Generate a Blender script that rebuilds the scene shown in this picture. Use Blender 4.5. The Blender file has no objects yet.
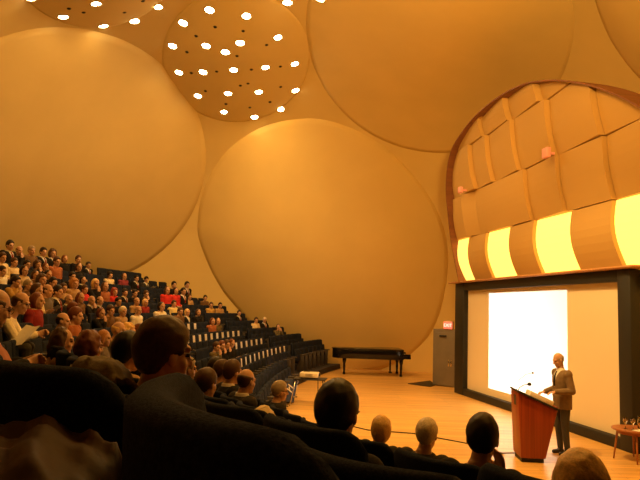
import bpy, bmesh, math, random
from mathutils import Vector, Matrix, Euler, noise
random.seed(7)
scene = bpy.context.scene
COL = scene.collection
rad = math.radians
PI = math.pi

# ---------------------------------------------------------------- helpers
def link(o):
    COL.objects.link(o); return o

def tag(o, label=None, cat=None, group=None, kind=None):
    if label: o['label'] = label
    if cat: o['category'] = cat
    if group: o['group'] = group
    if kind: o['kind'] = kind
    return o

def empty(name, loc=(0, 0, 0), rz=0.0, label=None, cat=None, group=None):
    o = bpy.data.objects.new(name, None); link(o)
    o.location = loc; o.rotation_euler = (0, 0, rz); o.empty_display_size = .1
    return tag(o, label, cat, group)

class MB:
    """collects shapes into one mesh"""
    def __init__(s): s.v = []; s.f = []
    def add(s, vs, fs):
        b = len(s.v); s.v += [tuple(v) for v in vs]; s.f += [tuple(i + b for i in f) for f in fs]; return s
    def box(s, c, d, m=None):
        x, y, z = d[0] / 2, d[1] / 2, d[2] / 2
        vs = [Vector((sx * x, sy * y, sz * z)) for sx in (-1, 1) for sy in (-1, 1) for sz in (-1, 1)]
        if m is not None: vs = [m @ v for v in vs]
        vs = [v + Vector(c) for v in vs]
        return s.add(vs, [(0, 1, 3, 2), (4, 6, 7, 5), (0, 4, 5, 1), (2, 3, 7, 6), (0, 2, 6, 4), (1, 5, 7, 3)])
    def loft(s, rings, closed=True, cap=True):
        n = len(rings[0]); vs = [p for r in rings for p in r]; fs = []
        for i in range(len(rings) - 1):
            for j in range(n if closed else n - 1):
                a = i * n + j; b = i * n + (j + 1) % n
                fs.append((a, b, b + n, a + n))
        if cap:
            fs.append(tuple(range(n - 1, -1, -1))); k = (len(rings) - 1) * n; fs.append(tuple(range(k, k + n)))
        return s.add(vs, fs)
    def tube(s, pts, r, n=10):
        pts = [Vector(p) for p in pts]; rs = r if isinstance(r, (list, tuple)) else [r] * len(pts)
        rings = []; ref = Vector((0, 0, 1))
        for i, p in enumerate(pts):
            d = (pts[min(i + 1, len(pts) - 1)] - pts[max(i - 1, 0)]).normalized()
            a = ref if abs(d.dot(ref)) < .95 else Vector((1, 0, 0))
            u = d.cross(a).normalized(); w = d.cross(u).normalized(); ref = -w if False else ref
            rings.append([p + (u * math.cos(2 * PI * k / n) + w * math.sin(2 * PI * k / n)) * rs[i] for k in range(n)])
        return s.loft(rings)
    def cyl(s, p0, p1, r0, r1=None, n=20): return s.tube([p0, p1], [r0, r0 if r1 is None else r1], n)
    def lathe(s, prof, c=(0, 0, 0), n=28):
        rings = [[(c[0] + r * math.cos(2 * PI * k / n), c[1] + r * math.sin(2 * PI * k / n), c[2] + z) for k in range(n)] for r, z in prof]
        return s.loft(rings)
    def ball(s, c, r, m=None, nu=14, nv=9):
        r = (r, r, r) if not isinstance(r, (tuple, list)) else r
        vs = [Vector((0, 0, r[2]))]
        for i in range(1, nv):
            t = PI * i / nv
            for j in range(nu):
                p = 2 * PI * j / nu
                vs.append(Vector((r[0] * math.sin(t) * math.cos(p), r[1] * math.sin(t) * math.sin(p), r[2] * math.cos(t))))
        vs.append(Vector((0, 0, -r[2])))
        if m is not None: vs = [m @ v for v in vs]
        vs = [v + Vector(c) for v in vs]
        fs = [(0, 1 + j, 1 + (j + 1) % nu) for j in range(nu)]
        for i in range(nv - 2):
            for j in range(nu):
                a = 1 + i * nu + j; b = 1 + i * nu + (j + 1) % nu
                fs.append((a, a + nu, b + nu, b))
        k = 1 + (nv - 2) * nu; e = len(vs) - 1
        fs += [(e, k + (j + 1) % nu, k + j) for j in range(nu)]
        return s.add(vs, fs)
    def cap(s, p0, p1, r0, r1=None, n=10):
        """tapered limb with round ends"""
        r1 = r0 if r1 is None else r1
        p0 = Vector(p0); p1 = Vector(p1); d = p1 - p0
        if d.length < 1e-5: return s.ball(p0, r0)
        d.normalize(); pts = []; rs = []
        for a in (80, 60, 35, 0):
            pts.append(p0 - d * r0 * math.sin(rad(a))); rs.append(r0 * math.cos(rad(a)))
        for a in (0, 35, 60, 80):
            pts.append(p1 + d * r1 * math.sin(rad(a))); rs.append(r1 * math.cos(rad(a)))
        a = Vector((0, 0, 1)) if abs(d.z) < .9 else Vector((1, 0, 0))
        u = d.cross(a).normalized(); w = d.cross(u)
        return s.loft([[p + (u * math.cos(2 * PI * k / n) + w * math.sin(2 * PI * k / n)) * r for k in range(n)] for p, r in zip(pts, rs)])
    def mesh(s, name, smooth=False):
        me = bpy.data.meshes.new(name); me.from_pydata(s.v, [], s.f)
        bm = bmesh.new(); bm.from_mesh(me); bmesh.ops.recalc_face_normals(bm, faces=bm.faces); bm.to_mesh(me); bm.free()
        if smooth: me.shade_smooth()
        return me
    def build(s, name, mat=None, parent=None, smooth=False, bevel=0, seg=2):
        me = s.mesh(name, smooth); o = bpy.data.objects.new(name, me); link(o)
        if mat: me.materials.append(mat)
        if bevel:
            bake(o, lambda o: bevel_mod(o, bevel, seg)); o.data.shade_smooth()
        if parent: o.parent = parent
        return o

def bevel_mod(o, w, seg):
    m = o.modifiers.new('b', 'BEVEL'); m.width = w; m.segments = seg; m.limit_method = 'ANGLE'; m.angle_limit = rad(40); m.harden_normals = False

def bake(o, fn):
    """evaluate a modifier stack into the mesh"""
    fn(o)
    dg = bpy.context.evaluated_depsgraph_get(); dg.update()
    ev = o.evaluated_get(dg); me = bpy.data.meshes.new_from_object(ev, depsgraph=dg)
    me.name = o.name; o.modifiers.clear(); o.data = me
    return o

def remesh(mb, voxel, smooth=2, name='m'):
    me = mb.mesh(name); o = bpy.data.objects.new(name, me); link(o)
    def f(o):
        r = o.modifiers.new('r', 'REMESH'); r.mode = 'VOXEL'; r.voxel_size = voxel; r.use_smooth_shade = True
        s = o.modifiers.new('s', 'SMOOTH'); s.iterations = smooth; s.factor = .5
    bake(o, f); out = o.data
    bpy.data.objects.remove(o); bpy.data.meshes.remove(me)
    out.shade_smooth()
    return out

def put(name, me, parent=None, mats=None, m=None):
    """a new object on shared mesh data, materials held by the object"""
    o = bpy.data.objects.new(name, me); link(o)
    if parent: o.parent = parent
    if m is not None: o.matrix_local = m
    if mats:
        while len(me.materials) < len(mats): me.materials.append(None)
        for i, mt in enumerate(mats):
            o.material_slots[i].link = 'OBJECT'; o.material_slots[i].material = mt
    return o

# ---------------------------------------------------------------- materials
def newmat(name):
    m = bpy.data.materials.new(name); m.use_nodes = True
    return m, m.node_tree, m.node_tree.nodes['Principled BSDF']

def mat(name, col, rough=.6, metal=0, bump=0, bscale=60, var=0, vscale=8, spec=.5, trans=0, ior=1.45):
    m, t, b = newmat(name)
    b.inputs['Base Color'].default_value = (*col, 1); b.inputs['Roughness'].default_value = rough
    b.inputs['Metallic'].default_value = metal; b.inputs['Specular IOR Level'].default_value = spec
    if trans: b.inputs['Transmission Weight'].default_value = trans; b.inputs['IOR'].default_value = ior
    tc = t.nodes.new('ShaderNodeTexCoord')
    if var:
        n = t.nodes.new('ShaderNodeTexNoise'); n.inputs['Scale'].default_value = vscale; n.inputs['Detail'].default_value = 4
        t.links.new(tc.outputs['Object'], n.inputs['Vector'])
        r = t.nodes.new('ShaderNodeValToRGB'); r.color_ramp.elements[0].position = .3; r.color_ramp.elements[1].position = .7
        r.color_ramp.elements[0].color = (*[c * (1 - var) for c in col], 1); r.color_ramp.elements[1].color = (*[min(1, c * (1 + var)) for c in col], 1)
        t.links.new(n.outputs['Fac'], r.inputs['Fac']); t.links.new(r.outputs['Color'], b.inputs['Base Color'])
    if bump:
        n = t.nodes.new('ShaderNodeTexNoise'); n.inputs['Scale'].default_value = bscale; n.inputs['Detail'].default_value = 3
        t.links.new(tc.outputs['Object'], n.inputs['Vector'])
        bp = t.nodes.new('ShaderNodeBump'); bp.inputs['Strength'].default_value = bump; bp.inputs['Distance'].default_value = .01
        t.links.new(n.outputs['Fac'], bp.inputs['Height']); t.links.new(bp.outputs['Normal'], b.inputs['Normal'])
    return m

def emit(name, col, st):
    m, t, b = newmat(name)
    b.inputs['Base Color'].default_value = (*col, 1); b.inputs['Emission Color'].default_value = (*col, 1); b.inputs['Emission Strength'].default_value = st
    return m

def wood(name, c0, c1, axis=0, scale=3, ring=14, rough=.35, planks=None):
    m, t, b = newmat(name); N = t.nodes.new; L = t.links.new
    tc = N('ShaderNodeTexCoord'); mp = N('ShaderNodeMapping'); sc = [ring, ring, ring]; sc[axis] = scale * .3
    mp.inputs['Scale'].default_value = sc; L(tc.outputs['Object'], mp.inputs['Vector'])
    n = N('ShaderNodeTexNoise'); n.inputs['Scale'].default_value = 1; n.inputs['Detail'].default_value = 5; L(mp.outputs['Vector'], n.inputs['Vector'])
    r = N('ShaderNodeValToRGB'); r.color_ramp.elements[0].position = .3; r.color_ramp.elements[1].position = .72
    r.color_ramp.elements[0].color = (*c0, 1); r.color_ramp.elements[1].color = (*c1, 1); L(n.outputs['Fac'], r.inputs['Fac'])
    out = r.outputs['Color']
    if planks:
        br = N('ShaderNodeTexBrick'); br.inputs['Scale'].default_value = 1; br.inputs['Brick Width'].default_value = planks[0]; br.inputs['Row Height'].default_value = planks[1]
        br.inputs['Mortar Size'].default_value = planks[1] * .03; br.inputs['Color1'].default_value = (.86, .86, .86, 1); br.inputs['Color2'].default_value = (1.12, 1.12, 1.12, 1); br.inputs['Mortar'].default_value = (.55, .5, .45, 1)
        m2 = N('ShaderNodeMapping'); m2.inputs['Rotation'].default_value = (0, 0, planks[2]); L(tc.outputs['Object'], m2.inputs['Vector']); L(m2.outputs['Vector'], br.inputs['Vector'])
        mx = N('ShaderNodeMix'); mx.data_type = 'RGBA'; mx.blend_type = 'MULTIPLY'; mx.inputs['Factor'].default_value = 1
        L(out, mx.inputs['A']); L(br.outputs['Color'], mx.inputs['B']); out = mx.outputs['Result']
    L(out, b.inputs['Base Color']); b.inputs['Roughness'].default_value = rough
    return m

PLASTER = mat('plaster', (.80, .60, .23), .85, bump=.12, bscale=1.6, var=.03, vscale=.7, spec=.2)
PANEL = mat('panel_paint', (.56, .36, .12), .7, bump=.05, bscale=25, spec=.3)
STAGE = wood('stage_wood', (.62, .34, .09), (.86, .54, .18), 0, 2, 9, .32, planks=(2.4, .12, 0.0))
CARPET = mat('carpet', (.035, .03, .035), .95, bump=.4, bscale=300, var=.2, vscale=40)
SEATM = mat('seat_fabric', (.020, .025, .042), .95, bump=.3, bscale=320, var=.35, vscale=160, spec=.06)
SEATD = mat('seat_shell', (.05, .04, .035), .6, bump=.1, bscale=60)
STEEL = mat('dark_steel', (.04, .04, .045), .45, metal=.6)
CHROME = mat('chrome', (.75, .73, .7), .25, metal=1)
BLACK = mat('black_frame', (.012, .012, .010), .6)
SCREEN = mat('screen_cloth', (.80, .70, .52), .9, spec=.1)
PAPER = mat('paper', (.85, .80, .68), .8)
CHERRY = wood('cherry_wood', (.20, .032, .010), (.33, .06, .018), 2, 1.5, 26, .35)
TABLEW = wood('table_wood', (.30, .10, .03), (.42, .16, .05), 0, 2, 20, .4)
RIMW = wood('rim_wood', (.16, .06, .02), (.24, .09, .03), 1, 2, 12, .6)
TRIMW = wood('trim_wood', (.42, .2, .07), (.55, .28, .1), 1, 2, 12, .5)
PIANO = mat('piano_lacquer', (.008, .007, .007), .12)
DOORM = mat('grey_door', (.20, .17, .13), .5, var=.1, vscale=3)
PINK = mat('pink_cloth', (.85, .42, .42), .7)
REDSIGN = emit('exit_red', (1, .16, .1), 1.1)
SIGNHOUSE = mat('sign_case', (.75, .5, .45), .5)
LAMP = emit('lamp_lens', (1, .78, .45), 60)
LAMPRIM = mat('lamp_rim', (.5, .4, .25), .5)
DARKHOLE = mat('dark_fixture', (.02, .015, .01), .7)
COVE = emit('cove_glow', (1, .60, .11), 2.0)  # emission stands in for hidden lamps lighting the cove panels
GLASS = mat('clear_glass', (.95, .95, .93), .03, trans=1)
WATER = mat('water', (.95, .95, .9), .02, trans=1, ior=1.33)
BLUE = mat('blue_panel', (.035, .06, .16), .6)
WHITEP = mat('white_paint', (.85, .82, .78), .5)
BEIGE = mat('beige_plastic', (.72, .62, .45), .45)
LENS = mat('lens_glass', (.02, .02, .03), .1)
BROWNLEATHER = mat('brown_leather', (.045, .019, .005), .55, bump=.15, bscale=30, var=.25, vscale=9, spec=.1)
OLIVE = mat('olive_cloth', (.15, .115, .05), .9, bump=.3, bscale=90, var=.15, vscale=10)
RUSTCLOTH = mat('rust_cloth', (.42, .13, .04), .8, bump=.3, bscale=60, var=.15, vscale=10)
SKIN = mat('skin', (.58, .33, .20), .5, var=.06, vscale=20, spec=.4)
EYEM = mat('eye_dark', (.03, .022, .018), .25)
LIPM = mat('lip_tone', (.42, .17, .12), .5)
SHOE = mat('shoe_leather', (.02, .015, .012), .35)
TROUSER = mat('dark_trousers', (.03, .028, .03), .85, bump=.2, bscale=150)
GREYT = mat('grey_trousers', (.05, .045, .035), .85, bump=.2, bscale=150)
SHIRT = mat('white_shirt', (.80, .76, .68), .8, bump=.1, bscale=100)
HAIRC = {k: mat('hair_' + k, c, .5, bump=.12, bscale=170, var=.2, vscale=90, spec=.35) for k, c in dict(
    dark=(.018, .010, .006), black=(.007, .005, .004), brown=(.075, .033, .013), auburn=(.16, .045, .014), orange=(.42, .18, .05),
    red=(.35, .05, .03), blond=(.78, .50, .18), grey=(.36, .28, .19), white=(.75, .64, .48)).items()}
CLOTH = {k: mat('cloth_' + k, c, .85, bump=.25, bscale=120, var=.12, vscale=14, spec=.2) for k, c in dict(
    black=(.012, .011, .011), charcoal=(.035, .032, .03), brown=(.16, .085, .035), tan=(.46, .28, .12), cream=(.78, .62, .36), white=(.85, .76, .58),
    beige=(.58, .43, .24), rust=(.38, .13, .05), red=(.60, .035, .03), darkred=(.26, .025, .02), plum=(.24, .04, .055), mustard=(.55, .33, .09),
    yellow=(.80, .62, .26), olive=(.13, .10, .045), grey=(.16, .13, .10), suitbrown=(.21, .14, .075)).items()}

# ---------------------------------------------------------------- camera
cam = bpy.data.cameras.new('camera'); cam.sensor_width = 36; cam.lens = 622 * 36 / 640; cam.clip_start = .02; cam.clip_end = 200
camo = bpy.data.objects.new('camera', cam); link(camo)
camo.matrix_world = Matrix.Translation((0, 0, 2.385)) @ Matrix.Rotation(rad(90 + 6.4), 4, 'X') @ Matrix.Rotation(rad(2.0), 4, 'Z')
scene.camera = camo
vs = scene.view_settings; vs.view_transform = 'Standard'; vs.look = 'None'; vs.gamma = 1; vs.use_curve_mapping = False
vs.exposure = 0.0
w = bpy.data.worlds.new('world'); scene.world = w; w.use_nodes = True
w.node_tree.nodes['Background'].inputs['Color'].default_value = (0, 0, 0, 1)

# ---------------------------------------------------------------- hall shell
CX, CY, HA, HB1, HB2, HH = -.6, 13.5, 10.8, 12.8, 20.0, 11.0
def fshell(p):
    b = HB1 if p[1] > CY else HB2
    return (abs(p[0] - CX) / HA) ** 3 + (abs(p[1] - CY) / b) ** 3 + (abs(p[2]) / HH) ** 3 - 1
def spow(v, e): return math.copysign(abs(v) ** e, v)
def shell_ring(ph, n=180):
    e = 2 / 3; c = math.cos(ph) ** e
    out = []
    for k in range(n):
        a = 2 * PI * k / n; sy = spow(math.sin(a), e)
        out.append((CX + HA * c * spow(math.cos(a), e), CY + (HB1 if sy > 0 else HB2) * c * sy, HH * math.sin(ph) ** e))
    return out
phs = [0, .06, .1, .14, .2] ; PH_SPLIT = .2
REARWALL = mat('rear_wall_darkened', (.06, .035, .02), .8, var=.2, vscale=2)
def rear(o):                                                         # unseen rear of the shell, darkened to cut bounce onto the seat backs
    o.data.materials.append(REARWALL)
    for p in o.data.polygons:
        if p.center.y < 3.5: p.material_index = 1
m = MB().loft([shell_ring(p) for p in phs], cap=False); rear(tag(m.build('wall_back', PLASTER, smooth=True), kind='structure'))
n = 60
m = MB().loft([shell_ring(PH_SPLIT + (PI / 2 - .004 - PH_SPLIT) * (i / n)) for i in range(n + 1)], cap=False)
m.f.append(tuple(range(n * 180, n * 180 + 180))); rear(tag(m.build('ceiling', PLASTER, smooth=True), kind='structure'))

# shallow round domes swelling from the shell into the hall: rim points, centre, height
BULGES = [
([(-4.59, 23.94, 8.15), (-4.88, 24.79, 6.95), (-5.49, 25.22, 5.7), (-6.39, 25.26, 4.56), (-7.47, 24.9, 3.65), (-8.59, 24.14, 3.06), (-9.58, 23.0, 2.81), (-10.32, 21.58, 2.89), (-10.79, 20.07, 3.24), (-11.0, 18.66, 3.77), (-11.05, 17.48, 4.43), (-10.96, 16.57, 5.16), (-10.77, 15.94, 5.95), (-10.48, 15.55, 6.75), (-10.07, 15.38, 7.54), (-9.55, 15.39, 8.28), (-8.93, 15.57, 8.94), (-8.21, 15.93, 9.49), (-7.46, 16.49, 9.91), (-6.7, 17.29, 10.18), (-5.99, 18.38, 10.3), (-5.38, 19.74, 10.2), (-4.9, 21.25, 9.84), (-4.61, 22.72, 9.15)], (-9.16, 21.12, 7.29), 1.3),
([(-1.02, 22.65, 9.45), (0.22, 22.68, 9.43), (1.86, 23.25, 8.99), (3.24, 24.0, 8.12), (4.35, 24.57, 6.99), (5.05, 24.97, 5.69), (5.25, 25.28, 4.34), (5.08, 25.57, 2.71), (4.68, 25.77, 1.6), (4.07, 25.94, 0.84), (3.28, 26.1, 0.27), (2.26, 26.22, -0.1), (0.81, 26.29, -0.16), (-0.65, 26.3, 0.2), (-1.93, 26.29, 0.85), (-3.24, 26.2, 2.18), (-4.02, 26.07, 3.06), (-4.54, 25.88, 3.95), (-4.99, 25.55, 5.08), (-5.05, 25.3, 5.79), (-4.84, 24.86, 6.84), (-4.31, 24.28, 7.84), (-3.55, 23.67, 8.6), (-2.35, 23.01, 9.2)], (0.22, 25.86, 5.08), 1.4),
([(-0.54, 19.52, 10.61), (-0.63, 20.43, 10.38), (-0.89, 21.26, 10.11), (-1.33, 21.94, 9.83), (-1.91, 22.42, 9.57), (-2.59, 22.71, 9.39), (-3.31, 22.78, 9.29), (-4.01, 22.63, 9.31), (-4.62, 22.26, 9.42), (-5.07, 21.69, 9.61), (-5.34, 20.97, 9.85), (-5.41, 20.14, 10.09), (-5.29, 19.26, 10.32), (-5.01, 18.41, 10.52), (-4.61, 17.63, 10.68), (-4.13, 16.98, 10.79), (-3.6, 16.49, 10.87), (-3.06, 16.18, 10.92), (-2.52, 16.07, 10.95), (-2.01, 16.17, 10.96), (-1.54, 16.49, 10.95), (-1.14, 17.02, 10.92), (-0.82, 17.73, 10.87), (-0.61, 18.59, 10.76)], (-2.96, 19.59, 10.55), 0.45),
([(-3.71, 14.53, 10.91), (-3.95, 15.33, 10.88), (-4.36, 16.1, 10.81), (-4.88, 16.74, 10.7), (-5.49, 17.16, 10.56), (-6.11, 17.29, 10.38), (-6.68, 17.12, 10.21), (-7.13, 16.68, 10.06), (-7.43, 16.06, 9.95), (-7.58, 15.34, 9.89), (-7.58, 14.61, 9.9), (-7.47, 13.94, 9.96), (-7.25, 13.34, 10.07), (-6.95, 12.83, 10.2), (-6.58, 12.42, 10.34), (-6.17, 12.11, 10.47), (-5.73, 11.91, 10.59), (-5.27, 11.81, 10.69), (-4.84, 11.83, 10.77), (-4.44, 11.96, 10.83), (-4.09, 12.22, 10.87), (-3.82, 12.61, 10.9), (-3.66, 13.14, 10.92), (-3.61, 13.78, 10.92)], (-5.65, 14.15, 10.61), 0.4),
([(6.31, 15.19, 9.93), (6.75, 16.58, 9.63), (6.98, 18.16, 9.31), (6.9, 19.8, 8.99), (6.45, 21.31, 8.7), (5.61, 22.49, 8.51), (4.46, 23.21, 8.49), (3.17, 23.43, 8.68), (1.88, 23.15, 9.07), (0.77, 22.38, 9.6), (-0.05, 21.14, 10.16), (-0.52, 19.51, 10.61), (-0.64, 17.66, 10.87), (-0.49, 15.88, 10.98), (-0.15, 14.39, 11.0), (0.33, 13.27, 11.0), (0.89, 12.49, 10.99), (1.52, 12.0, 10.97), (2.19, 11.78, 10.93), (2.9, 11.79, 10.87), (3.63, 12.02, 10.77), (4.36, 12.47, 10.63), (5.07, 13.14, 10.44), (5.73, 14.04, 10.21)], (3.24, 17.11, 10.75), 0.7),
([(8.69, 8.47, 7.73), (8.98, 8.88, 7.29), (9.19, 9.41, 6.89), (9.35, 10.08, 6.58), (9.43, 10.9, 6.4), (9.44, 11.88, 6.38), (9.36, 12.97, 6.59), (9.15, 14.1, 7.06), (8.74, 15.03, 7.76), (8.09, 15.44, 8.58), (7.26, 15.11, 9.35), (6.4, 14.14, 9.89), (5.71, 12.86, 10.21), (5.28, 11.6, 10.37), (5.1, 10.5, 10.42), (5.14, 9.62, 10.39), (5.34, 8.94, 10.3), (5.66, 8.45, 10.16), (6.07, 8.11, 9.97), (6.54, 7.91, 9.72), (7.02, 7.83, 9.41), (7.5, 7.85, 9.04), (7.95, 7.96, 8.63), (8.35, 8.17, 8.18)], (7.75, 10.55, 8.92), 0.8),
]
HO = Vector((CX, CY, 3))
def to_shell(p):
    d = p - HO; lo, hi = 0.0, 3.0
    for _ in range(26):
        mid = (lo + hi) / 2
        if fshell(HO + d * mid) < 0: lo = mid
        else: hi = mid
    return HO + d * lo
def sgrad(p):
    e = 1e-3; return Vector([fshell(p + Vector(d)) - fshell(p - Vector(d)) for d in ((e, 0, 0), (0, e, 0), (0, 0, e))]).normalized()
def closed_curve(Q, n):
    Q = [Vector(q) for q in Q]; out = []; N = len(Q)
    for i in range(N):
        p0, p1, p2, p3 = Q[i - 1], Q[i], Q[(i + 1) % N], Q[(i + 2) % N]
        for k in range(n):
            t = k / n; out.append(.5 * (2 * p1 + (p2 - p0) * t + (2 * p0 - 5 * p1 + 4 * p2 - p3) * t * t + (3 * p1 - p0 - 3 * p2 + p3) * t ** 3))
    return out
def bulge(name, rim, C, h, nr=26):
    Q = closed_curve(rim, 7); C = Vector(C); rings = []
    for i in range(1, nr + 2):
        r = min(1, i / nr)
        rings.append([(lambda s: s - sgrad(s) * (h * (1 - r * r) - (.06 if i > nr else 0)))(to_shell(C + (q - C) * r)) for q in Q])
    mb = MB().loft(rings, cap=False); mb.f.append(tuple(range(len(Q)))[::-1])
    return tag(mb.build(name, PLASTER, smooth=True), kind='structure')
for nm, (rim, C, h) in zip(('wall_left', 'wall_far', 'ceiling', 'ceiling', 'ceiling', 'ceiling'), BULGES): bulge(nm, rim, C, h)

# floor of the stage and the rising seating tiers
m = MB().box((0, 13, -.05), (30, 34, .1)); tag(m.build('floor', STAGE), kind='structure')
NF = [.18, .45, .68, .92, 1.06, 1.29, 1.5, 1.8, 2.1, 2.4, 2.7]
FF = [.004, .196, .414, .644, .886, 1.14, 1.406, 1.684, 1.974, 2.276, 2.59]
ON = [0, .9, 1.75, 2.6, 3.3, 3.9, 4.7, 5.5, 6.3, 7.1, 7.9]
def sm(s):
    t = min(1, max(0, (s - 7) / 5)); return t * t * (3 - 2 * t)
def flr(k, s): return NF[k] + (FF[k] - NF[k]) * sm(s)
def lerp(L, k):
    i = max(0, min(len(L) - 2, int(math.floor(k)))); return L[i] + (L[i + 1] - L[i]) * (k - i)
def rowx(k, s, extra=0.0):
    if s >= 12:
        Rf = 45 + .75 * k + extra; return -1 - .75 * k - extra + Rf - math.sqrt(Rf * Rf - (s - 12) ** 2)
    o = lerp(ON, k); o = o + (.75 * k - o) * sm(s) + extra
    R = 11.5 + o; return 10.5 - math.sqrt(max(0, R * R - (s - 12) ** 2))
def rown(k, s):
    """unit vector the row faces (towards the stage)"""
    d = .02; t = Vector((rowx(k, s + d) - rowx(k, s - d), 2 * d)).normalized()
    return Vector((t.y, -t.x))
def smin(k): return max(-.6, 12 - 11.5 - lerp(ON, k) + .4) if k <= 6 else 4.0
SS = [26.6 - .35 * i for i in range(80)]
for k in range(11):
    if k in (0, 1): b = MB()
    lo = smin(k); ss = [s for s in SS if s > lo] + [lo]
    front = []; back = []; fb = []
    for s in ss:
        f = flr(k, s); prev = flr(k - 1, s) if k else 0
        xe = rowx(k, s, -.5 if k else -.55)
        nx = rown(k, s)
        front.append((xe, s, prev - .02)); back.append((xe, s, f))
        if k < 10: xb = rowx(k + 1, s, -.5)
        else: xb = rowx(k, s, 2.2)
        fb.append((min(xb, xe - .3), s, f))
    nS = len(ss)
    b.add(front + back + fb, [(i, i + 1, nS + i + 1, nS + i) for i in range(nS - 1)] + [(nS + i, nS + i + 1, 2 * nS + i + 1, 2 * nS + i) for i in range(nS - 1)]
          + [(0, nS, 2 * nS)])
    if k in (0, 10): tag(b.build('floor', STAGE if k == 0 else CARPET), kind='structure')
# ---------------------------------------------------------------- stage wall: screen, wooden ledge, acoustic panels
WA = Vector((4.412, 19.686, 0)); WR = math.atan2(-.98359, .18042)
WM = Matrix.Translation(WA) @ Matrix.Rotation(WR, 4, 'Z')          # local x along the wall, -y to the audience, z up
def wall_thing(name, label, cat, group=None):
    return empty(name, WA, WR, label, cat, group)
def P(s, o, z): return (s, -o, z)

m = MB().box((5.9, .25, 1.7), (11.6, .3, 3.4)); o = m.build('wall_right', PLASTER); o.matrix_world = WM; tag(o, kind='structure')
t = wall_thing('projection_screen', 'wide projection screen in a heavy black frame behind the lectern', 'screen')
MB().box((4.32, .03, 1.66), (7.24, .04, 2.96)).build('screen_cloth', SCREEN, t)
MB().box((.43, -.02, 1.67), (.64, .24, 3.34)).build('frame_post', BLACK, t, bevel=.012)
MB().box((8.09, -.02, 1.67), (.36, .24, 3.34)).build('frame_post', BLACK, t, bevel=.012)
MB().box((4.33, -.02, 3.23), (7.18, .22, .22)).build('frame_rail', BLACK, t, bevel=.012)
MB().box((4.33, -.02, .1), (7.18, .22, .2)).build('frame_rail', BLACK, t, bevel=.012)
m = MB().box((4.2, -.1, 3.375), (8.7, .36, .05)); o = m.build('trim_1', TRIMW, bevel=.02); o.matrix_world = WM; tag(o, kind='structure')

def tilt(z): return .155 * (z - 3.4)
RIM = [(.76, 3.36), (.70, 3.73), (.58, 4.66), (.62, 5.5), (.72, 6.19), (1.05, 6.82), (1.56, 7.25), (2.3, 7.5), (3.08, 7.67), (4.0, 7.755), (4.86, 7.76), (5.6, 7.7), (6.24, 7.58), (7.33, 7.22), (8.5, 6.63), (9.44, 5.95), (10.05, 5.3), (10.45, 4.5), (10.55, 3.7), (10.5, 3.36)]
def catmull(pts, n=5):
    out = []
    for i in range(len(pts) - 1):
        p0 = Vector(pts[max(i - 1, 0)]); p1 = Vector(pts[i]); p2 = Vector(pts[i + 1]); p3 = Vector(pts[min(i + 2, len(pts) - 1)])
        for k in range(n):
            t = k / n; out.append(.5 * ((2 * p1) + (p2 - p0) * t + (2 * p0 - 5 * p1 + 4 * p2 - p3) * t * t + (3 * p1 - p0 - 3 * p2 + p3) * t ** 3))
    out.append(Vector(pts[-1])); return out
RIMC = catmull(RIM)
rings = []
for i, q in enumerate(RIMC):
    a = RIMC[max(i - 1, 0)]; b_ = RIMC[min(i + 1, len(RIMC) - 1)]; d = (b_ - a).normalized(); nn = Vector((-d.y, d.x))
    oq = q + nn * .03; f = .30 + tilt(q.y); r0 = -.35 + tilt(q.y)
    rings.append([P(q.x, r0, q.y), P(q.x, f, q.y), P(oq.x, f, oq.y), P(oq.x, r0, oq.y)])
o = MB().loft(rings).build('trim_2', RIMW); o.matrix_world = WM; tag(o, kind='structure')
# backing behind the panels, closed to the hall
ctr = Vector((5.4, 4.2))
fr = [P(q.x, -.34 + tilt(q.y), q.y) for q in RIMC] + [P(10.5, -.4, 3.2), P(.76, -.4, 3.2)]
o = MB().add(fr, [tuple(range(len(fr)))]).build('wall_right', PANEL); o.matrix_world = WM; tag(o, kind='structure')

def inside(q):
    # polygon test against the rim
    c = False; n = len(RIMC)
    for i in range(n):
        a = RIMC[i]; b_ = RIMC[(i + 1) % n]
        if (a.y > q.y) != (b_.y > q.y) and q.x < (b_.x - a.x) * (q.y - a.y) / (b_.y - a.y) + a.x: c = not c
    return c
def clamp_rim(q):
    if inside(q): return q, False
    lo, hi = 0.0, 1.0; d = q - ctr
    for _ in range(24):
        mid = (lo + hi) / 2
        if inside(ctr + d * mid): lo = mid
        else: hi = mid
    return ctr + d * lo, True
def panel(s0, s1, z0, z1, tx, bul, base, name, material, label, cat, group, thick=.10, nu=10, nv=8):
    g = .012; us = [i / nu for i in range(nu + 1)]; vsn = [j / nv for j in range(nv + 1)]; F = []; cl = 0
    for v in vsn:
        for u in us:
            q, c = clamp_rim(Vector((s0 + g + (s1 - s0 - 2 * g) * u, z0 + g + (z1 - z0 - 2 * g) * v))); cl += c
            F.append((q, base + tilt(q.y) + tx * (u - .5) + bul * math.sin(PI * v)))
    if cl > len(F) * .93: return None
    n = len(F); vs = [P(q.x, f, q.y) for q, f in F] + [P(q.x, min(f - thick, base + tilt(q.y) - .2), q.y) for q, f in F]
    W = nu + 1; fs = []
    for j in range(nv):
        for i in range(nu):
            a = j * W + i; fs += [(a, a + 1, a + W + 1, a + W), (n + a, n + a + W, n + a + W + 1, n + a + 1)]
    for i in range(nu): fs += [(i, n + i, n + i + 1, i + 1), (nv * W + i, nv * W + i + 1, n + nv * W + i + 1, n + nv * W + i)]
    for j in range(nv): a = j * W; fs += [(a, a + W, n + a + W, n + a), (a + nu, n + a + nu, n + a + W + nu, a + W + nu)]
    o = MB().add(vs, fs).build(name, material); o.matrix_world = WM
    return tag(o, label, cat, group)
ORD = ['first', 'second', 'third', 'fourth', 'fifth', 'sixth', 'seventh', 'eighth', 'ninth', 'tenth', 'eleventh', 'twelfth']
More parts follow.
